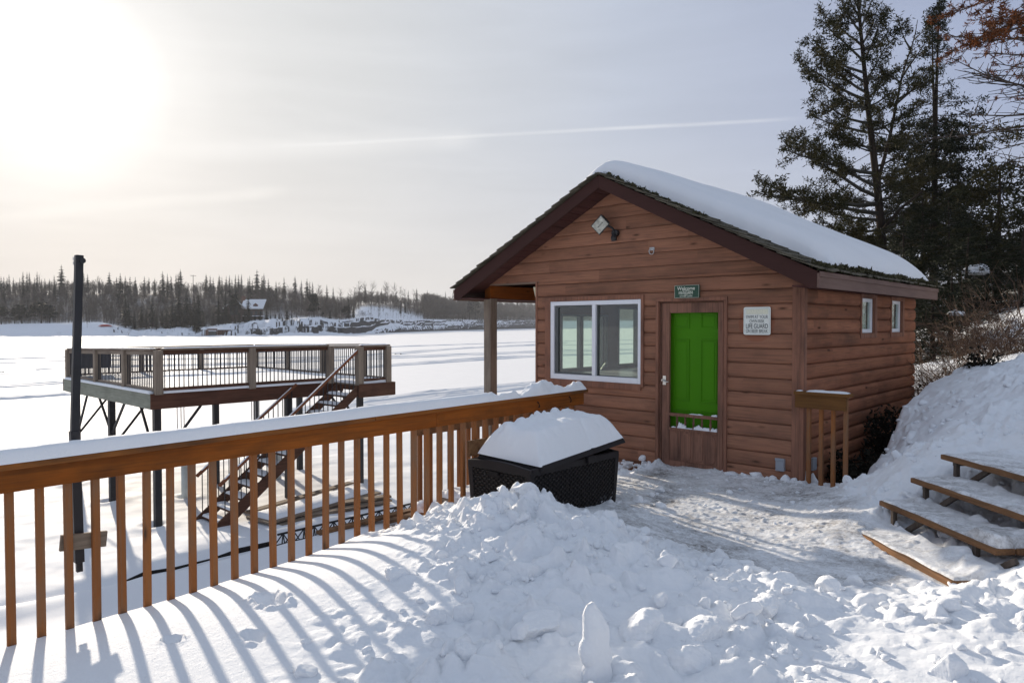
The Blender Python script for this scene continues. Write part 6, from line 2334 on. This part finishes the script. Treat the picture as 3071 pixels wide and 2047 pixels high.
SHO = 'spruces along the far shore rocks'
for px, yt, s_, vi, lab in [(377, 880, 20, 2, None), (387, 905, 18, 0, None), (404, 930, 16, 0, None), (424, 915, 19, 0, None), (440, 925, 18, 2, None), (457, 893, 20, 0, 'pointed dark spruce on the far shore right of the red boat'), (470, 935, 17, 0, None), (487, 930, 20, 0, None), (500, 925, 18, 1, None), (517, 900, 20, 0, None),
                            (537, 872, 22, 0, None), (526, 915, 18, 0, None), (560, 876, 22, 0, None), (571, 890, 20, 2, None), (583, 884, 20, 2, None), (596, 871, 16, 2, 'tallest slim dark spruce on the far shore left of the boathouse'), (590, 915, 14, 0, None), (552, 920, 16, 1, None), (610, 930, 22, 0, None),
                            (656, 886, 30, 0, None), (677, 876, 34, 2, None), (668, 920, 24, 1, None), (690, 930, 22, 1, None), (745, 883, 34, 2, 'slim spruce standing in front of the far house roof'), (735, 925, 28, 1, None), (718, 935, 24, 1, None), (780, 928, 30, 1, None), (800, 925, 26, 1, None), (812, 940, 22, 0, None), (826, 938, 24, 0, None), (838, 936, 20, 2, None), (861, 926, 22, 1, 'light green young pine-like tree on the far rocks right of the house'), (875, 938, 24, 0, None), (848, 948, 14, 0, None), (640, 935, 26, 1, None), (705, 945, 22, 1, None), (765, 940, 26, 0, None),
                            (900, 955, 12, 0, None), (1046, 908, 22, 1, None), (1060, 915, 24, 0, None), (990, 930, 22, 1, None)]:
    put('spruce_tree', FS[vi], px, s_, h_for(px, s_, yt), lab or 'dark spruce on the snowy rocks of the far shore', 'spruce tree', SHO, 1.4)
for px, yt, s_, vi, wf, lab in [(704, 884, 30, 0, .8, 'umbrella-shaped pine beside the left wing of the far house'), (942, 880, 26, 1, 1.0, 'dark wind-swept pine on the far rocks right of the house'), (968, 935, 18, 0, 1.2, 'small bushy pine below the wind-swept pine'), (1038, 918, 20, 0, 1.2, 'bushy pine on the snowy slope left of the bare hillside'), (1425, 884, 16, 1, .8, 'broad dark pine on the far shore left of the porch post'), (1408, 900, 18, 0, .7, 'lower pine beside the broad one left of the porch post'),
                               (66, 912, 24, 1, 1.5, 'dark rounded pine on the far snowy mound at the left'), (125, 908, 24, 0, 2.2, 'wide dark pine clump on the far mound left of the pole'), (5, 920, 24, 0, 1.5, 'dark pine at the left edge of the far shore'), (45, 925, 26, 1, 1.3, 'small dark pine between the two clumps on the far mound'), (150, 915, 26, 1, 1.5, 'dark pine at the right end of the clump on the far mound')]:
    put('pine_tree', FP[vi], px, s_, h_for(px, s_, yt), lab, 'pine tree', None, wf)
for px, yt, s_, lab in [(195, 884, 17, 'white-stemmed birch leaning left on the far mound beside the dark pole'), (205, 880, 17, 'white-stemmed birch leaning right on the far mound beside the dark pole'), (862, 845, 60, 'pale birch stem on the hill right of the far house'), (902, 850, 60, 'pale birch stem further right on the hill beyond the far house')]:
    put('birch_tree', FBB[int(px) % 2], px, s_, h_for(px, s_, yt), lab, 'birch tree')
for px, yt in [(127, 812), (215, 835), (290, 822), (1080, 832), (1100, 834), (1112, 833), (1155, 835), (1165, 840), (1180, 838), (1200, 850), (1050, 858), (1024, 852), (950, 848), (960, 842), (840, 840), (310, 825), (225, 830), (1240, 860), (1215, 856), (1065, 850)]:
    s_ = random.uniform(70, 140)
    put('bare_tree', FB[px % 3], px, s_, h_for(px, s_, yt), 'leafless tree with a fan of fine twigs on the far skyline', 'bare tree', 'leafless trees on the far skyline', 1.25)
for px, yt, s_, lab in [(262, 950, 8, 'leafless shrub-like tree on the snowy far bank right of the dark pole'), (1120, 962, 7, 'small leafless tree on the snowy bank near the platform end')]:
    put('bare_tree', FB[0], px, s_, h_for(px, s_, yt), lab, 'bare tree', None, 1.6)

# the rest of the wood reads as one grey-brown mass of bare stems


def protos(n, seed, **kw):
    out = []
    for i in range(n):
        m = MB()
        far_bare(seed + i, 10.0, out=m, **kw)
        T = []
        for f in m.f:
            T += [(f[0], f[q], f[q + 1]) for q in range(1, len(f) - 1)]
        out.append((np.array(m.v), np.array(T)))
    return out


def woods(name, mat, prs, spots, label, kind):
    """spots: (photo column, metres beyond the shore, height, width factor)"""
    S_ = np.array(spots)
    hz_ = land_h(S_[:, 0], S_[:, 1])
    VV_, FF_, o_ = [], [], 0
    r_ = np.random.default_rng(len(spots))
    for k_, (px, s_, H, wf) in enumerate(spots):
        p, h_, _ = shore_at(px)
        q = p + h_ * s_
        V, F = prs[k_ % len(prs)]
        a = r_.uniform(0, 6.28)
        x, y = V[:, 0] * math.cos(a) - V[:, 1] * math.sin(a), V[:, 0] * math.sin(a) + V[:, 1] * math.cos(a)
        VV_.append(np.stack([q[0] + x * H / 10 * wf, q[1] + y * H / 10 * wf, LAKE + hz_[k_] + V[:, 2] * H / 10], -1))
        FF_.append(F + o_)
        o_ += len(V)
    me = npmesh(name, np.concatenate(VV_), np.concatenate(FF_), mat)
    tag(link(name, me), label, kind, None, 'stuff')


rf = random.Random(77)
sp = []
for i in range(8000):
    px = rf.uniform(-420, 1330) if i < 4500 else rf.uniform(1270, 2050)
    lo_ = 26 if px > 420 else 32
    if 1040 < px < 1290:
        lo_ = 66 if rf.random() < .86 else 34
    if 655 < px < 830:
        lo_ = 62
    if 830 <= px < 905:
        lo_ = 48
    s_ = lo_ + (160 - lo_) * rf.random() ** 1.15
    sp.append((px, s_, rf.uniform(6.0, 10.0) * (.86 if s_ > 110 else 1) * (1.7 if px > 1270 else 1), rf.uniform(.8, 1.2) * (1.5 if px > 1270 else 1)))
woods('far_woods', M['bare_far'], protos(26, 5000, tris=26, wide=1.7), sp, 'grey-brown mass of leafless woods covering the far hillside', 'woods')
sp = [(px, rf.uniform(25, 75) if not 655 < px < 830 else 66, rf.uniform(7, 10), 1.0) for px in [rf.uniform(-300, 1320) for _ in range(200)]]
woods('far_birches', M['birch_far'], protos(10, 9000, birch=True, tris=5), sp, 'pale birch stems scattered through the far woods', 'woods')
sp = [(px, rf.uniform(15, 40) if rf.random() < .4 else rf.uniform(40, 120), rf.uniform(1.5, 4.0), 1.8) for px in [rf.uniform(-300, 1700) for _ in range(4200)]]
sp = [q for q in sp if not (650 < q[0] < 835 and q[1] < 60) and not (1045 < q[0] < 1270 and 22 < q[1] < 70)]
woods('far_undergrowth', M['bare_far'], protos(16, 12000, tris=16, wide=1.5), sp, 'low leafless undergrowth through the far woods', 'undergrowth')

# -- far house
hp = land_pt(735, 46)
p0, hdir, _ = shore_at(735)
ax_ = np.array([-hdir[1] * -1, hdir[0] * -1, 0])
ax_ = np.array([hdir[1], -hdir[0], 0])          # to the right as seen from here
ay_ = np.array([hdir[0], hdir[1], 0])
Dh = (hp - CAM) @ FW


def hw(px, yrow, back=0.0):
    """point on the house's frontage plane"""
    d = ray(px, yrow)
    t_ = ((hp - CAM) @ ay_ + back) / (d @ ay_)
    return CAM + d * t_


HS = thing('far_house', 'dark timber house with a snowy gable roof and dormer on the far hill', 'house', hw(735, 958))
zb_ = hw(735, 965)[2]


def hpt(px, row, back=0.0):
    q = hw(px, row)
    return q + ay_ * back


e1, e2 = hpt(722, 926), hpt(789, 926)
r1, r2 = hpt(731, 898, 4.5), hpt(800, 898, 4.5)
m = MB()
a, b_ = hpt(725, 965, .5), hpt(788, 965, .5)
m.add([a, b_, b_ + ay_ * 8, a + ay_ * 8] + [np.array([*p[:2], e1[2] + .2]) for p in (a, b_, b_ + ay_ * 8, a + ay_ * 8)] + [np.array([*((a + ay_ * 4)[:2]), r1[2] - .25]), np.array([*((b_ + ay_ * 4)[:2]), r1[2] - .25])],
      [(0, 1, 5, 4), (3, 7, 6, 2), (0, 4, 8, 7, 3), (1, 2, 6, 9, 5)])
m.build('wall', M['house_wall'], HS)
m = MB()
up_ = np.array([0, 0, .3])
f1, f2 = e1 + ay_ * 9, e2 + ay_ * 9
m.add([e1, e2, r2, r1, f1, f2] + [p + up_ for p in (e1, e2, r2, r1, f1, f2)], [(6, 7, 8, 9), (9, 8, 11, 10), (0, 1, 7, 6), (0, 3, 2, 1), (3, 4, 5, 2), (1, 2, 8, 7), (2, 5, 11, 8), (0, 6, 9, 3), (3, 9, 10, 4), (4, 10, 11, 5)])
RF = m.build('roof', M['snow'], HS)
m = MB()
c_ = hpt(730, 893, 4.5)
m.box(c_[0] - .7, c_[0] + .7, c_[1] - .7, c_[1] + .7, c_[2] - 2, c_[2] + 1.0)
m.build('chimney', M['brick'], RF)
# left wing with its gable toward the lake
w1, w2, wt_ = hpt(668, 926, -3), hpt(738, 926, -3), hpt(703, 897, -3)
m = MB()
m.add([hpt(676, 965, -2.6), hpt(728, 965, -2.6), np.array([*hpt(728, 926, -2.6)[:2], w1[2]]), wt_ + ay_ * .4 - (0, 0, .5), np.array([*hpt(676, 926, -2.6)[:2], w1[2]])], [(0, 1, 2, 3, 4)])
m.build('wall', M['house_wall'], HS)
m = MB()
for q in (w1, w2):
    m.add([q, wt_, wt_ + ay_ * 8, q + ay_ * 8] + [p + (0, 0, .35) for p in (q, wt_, wt_ + ay_ * 8, q + ay_ * 8)], MBF := [(0, 1, 2, 3), (4, 7, 6, 5), (0, 4, 5, 1), (2, 6, 7, 3), (0, 3, 7, 4), (1, 5, 6, 2)])
m.build('roof', M['snow'], HS)
m = MB()
d1, d2, d3, d4 = hpt(759, 921, 1.0), hpt(774, 921, 1.0), hpt(774, 914, 1.0), hpt(759, 914, 1.0)
dt_ = hpt(766.5, 908, 1.0)
m.prism([d1, d2, d3, dt_, d4], ay_ * 2.5)
DM = m.build('dormer', M['brick'], HS)
m = MB()
m.prism([hpt(763, 920, .9), hpt(770, 920, .9), hpt(770, 915, .9), hpt(763, 915, .9)], ay_ * .08)
m.build('window', M['dark_glass'], DM)
for (x0_, x1_) in ((733, 741), (748, 757), (764, 772), (778, 785)):
    m = MB()
    m.prism([hpt(x0_, 944, .42), hpt(x1_, 944, .42), hpt(x1_, 933, .42), hpt(x0_, 933, .42)], ay_ * .06)
    m.build('window', M['dark_glass'], HS)
m = MB()
m.prism([hpt(690, 944, -2.7), hpt(714, 944, -2.7), hpt(714, 915, -2.7), hpt(702, 906, -2.7), hpt(690, 915, -2.7)], ay_ * .06)
m.build('window', M['dark_glass'], HS)
m = MB()
P1, P2 = hpt(722, 948, -2), hpt(795, 948, -2)
m.add([P1, P2, P2 + ay_ * 2.6, P1 + ay_ * 2.6, P1 + up_, P2 + up_, P2 + ay_ * 2.6 + up_, P1 + ay_ * 2.6 + up_], MBF)
m.build('balcony', M['snow'], HS)

# -- boathouse with two snowy hip roofs, at the water's edge
hp = land_pt(648, 1.5)
p0, hdir, _ = shore_at(648)
ax_, ay_ = np.array([hdir[1], -hdir[0], 0]), np.array([hdir[0], hdir[1], 0])
BH = thing('boathouse', 'reddish boathouse with snowy roofs at the far lake edge', 'boathouse', hw(648, 1007))
m = MB()
m.prism([hpt(616, 1007), hpt(652, 1007), hpt(652, 985), hpt(616, 985)], ay_ * 5)
m.build('wall', M['brick'], BH)
m = MB()
m.prism([hpt(652.5, 1006, .6), hpt(692, 1006, .6), hpt(692, 988, .6), hpt(652.5, 988, .6)], ay_ * 4)
m.build('wall', M['brick'], BH)
m = MB()
m.prism([hpt(625, 1007, -.05), hpt(649, 1007, -.05), hpt(649, 993, -.05), hpt(625, 993, -.05)], ay_ * .1)
m.build('door', M['dark_glass'], BH)
m = MB()
m.prism([hpt(625, 992.5, -.1), hpt(649, 992.5, -.1), hpt(649, 990, -.1), hpt(625, 990, -.1)], ay_ * .2)
m.build('door_header', M['snow'], BH)
for (xa, xb_, yt_, yb_, fr, bk) in ((600, 623, 980, 988, -.8, 3), (650, 700, 979, 988.5, -.6, 5.5), (618, 652, 979, 985, -.3, 5)):
    m = MB()
    A_ = [hpt(xa, yb_, fr), hpt(xb_, yb_, fr), hpt(xb_, yb_, fr) + ay_ * (bk - fr), hpt(xa, yb_, fr) + ay_ * (bk - fr)]
    xm = xa + (xb_ - xa) * .42
    top_ = [hpt(xm, yt_, fr) + ay_ * (bk - fr) / 2, hpt(xm + (xb_ - xa) * .16, yt_, fr) + ay_ * (bk - fr) / 2]
    m.add(A_ + top_, [(0, 1, 5, 4), (1, 2, 5), (2, 3, 4, 5), (3, 0, 4), (3, 2, 1, 0)])
    m.build('roof', M['snow'], BH)
for x_ in (606, 614, 668, 690):
    m = MB()
    m.tube([hpt(x_, 1007, -.3), hpt(x_, 988, -.3)], .12, 5)
    m.build('post', M['house_wall'], BH)
# -- overturned red boat, radio mast and utility pole
hp = land_pt(316, 10)
p0, hdir, _ = shore_at(316)
ax_, ay_ = np.array([hdir[1], -hdir[0], 0]), np.array([hdir[0], hdir[1], 0])
c_ = land_pt(316, 10)
m = MB()
V_ = []
for i in range(13):
    u = -1 + i / 6
    w_ = .85 * max(.03, 1 - abs(u) ** 2.4)
    for j in range(7):
        a = math.pi * j / 6
        V_.append(c_ + ax_ * u * 2.6 + ay_ * math.cos(a) * w_ + np.array([0, 0, .15 + math.sin(a) * w_ * .75]))
m.add(V_, [(i * 7 + j, i * 7 + j + 1, (i + 1) * 7 + j + 1, (i + 1) * 7 + j) for i in range(12) for j in range(6)])
RB = thing('overturned_boat', 'red overturned boat with snow on it on the far bank', 'boat', c_)
m.build('hull', M['red'], RB, smooth=True)
m = MB()
m.add([p + (0, 0, .14) for p in V_], [(i * 7 + j, i * 7 + j + 1, (i + 1) * 7 + j + 1, (i + 1) * 7 + j) for i in range(2, 10) for j in range(2, 4)])
o = m.build('snow_cap', M['snow'], RB, smooth=True)
sd_m = o.modifiers.new('thick', 'SOLIDIFY')
sd_m.thickness = .1
c_ = land_pt(225.5, 150)
hm = h_for(225.5, 150, 771)
MT = thing('radio_mast', 'thin lattice radio mast beyond the far skyline beside the dark pole', 'mast', c_)
m = MB()
for dx, dy in ((-.35, 0), (.35, 0), (0, .5)):
    m.tube([c_ + (dx, dy, 0), c_ + (dx, dy, hm)], .07, 4)
for i in range(int(hm / 1.2)):
    m.tube([c_ + (-.35, 0, i * 1.2), c_ + (.35, 0, i * 1.2 + 1.2)], .04, 3)
m.build('lattice', M['galv'], MT)
for dz, w_ in ((-.8, 1.7), (-3.4, 1.5)):
    m = MB()
    for s_ in (-1, 1):
        m.box(c_[0] + s_ * w_ - .18, c_[0] + s_ * w_ + .18, c_[1] - .2, c_[1] + .2, c_[2] + hm + dz - .9, c_[2] + hm + dz + .9)
    m.box(c_[0] - w_, c_[0] + w_, c_[1] - .06, c_[1] + .06, c_[2] + hm + dz - .06, c_[2] + hm + dz + .06)
    m.build('antenna', M['galv'], MT)
c_ = land_pt(581, 120)
hm = h_for(581, 120, 825)
UPo = thing('utility_pole', 'thin wooden utility pole with a crossarm on the far skyline', 'utility pole', c_)
m = MB()
m.tube([c_, c_ + (0, 0, hm)], [.2, .14], 6)
m.build('pole', M['bark'], UPo)
m = MB()
hd_ = (land_pt(590, 120) - land_pt(572, 120))
hd_ = hd_ / np.linalg.norm(hd_)
m.beam(c_ + (0, 0, hm - .3) - hd_ * 1.5, c_ + (0, 0, hm - .3) + hd_ * 1.5, .2, .2)
m.build('crossarm', M['bark'], UPo)

# ================================================================== THE AIR
hb_ = MB()
hb_.box(-1700, 1700, -1700, 1700, -6.2, 75)
me = hb_.mesh('haze', bpy.data.materials.new('pale_winter_haze'))
hm_ = me.materials[0]
hm_.use_nodes = True
hm_.node_tree.nodes.clear()
k = NT(hm_.node_tree)
pv = k.n('ShaderNodeVolumePrincipled', None, Color=(.93, .95, 1.0, 1), Density=.0002, Anisotropy=.1)
k.n('ShaderNodeOutputMaterial', None, Volume=pv.outputs[0])
tag(link('haze', me), 'thin pale winter haze over the lake', None, None, 'stuff')
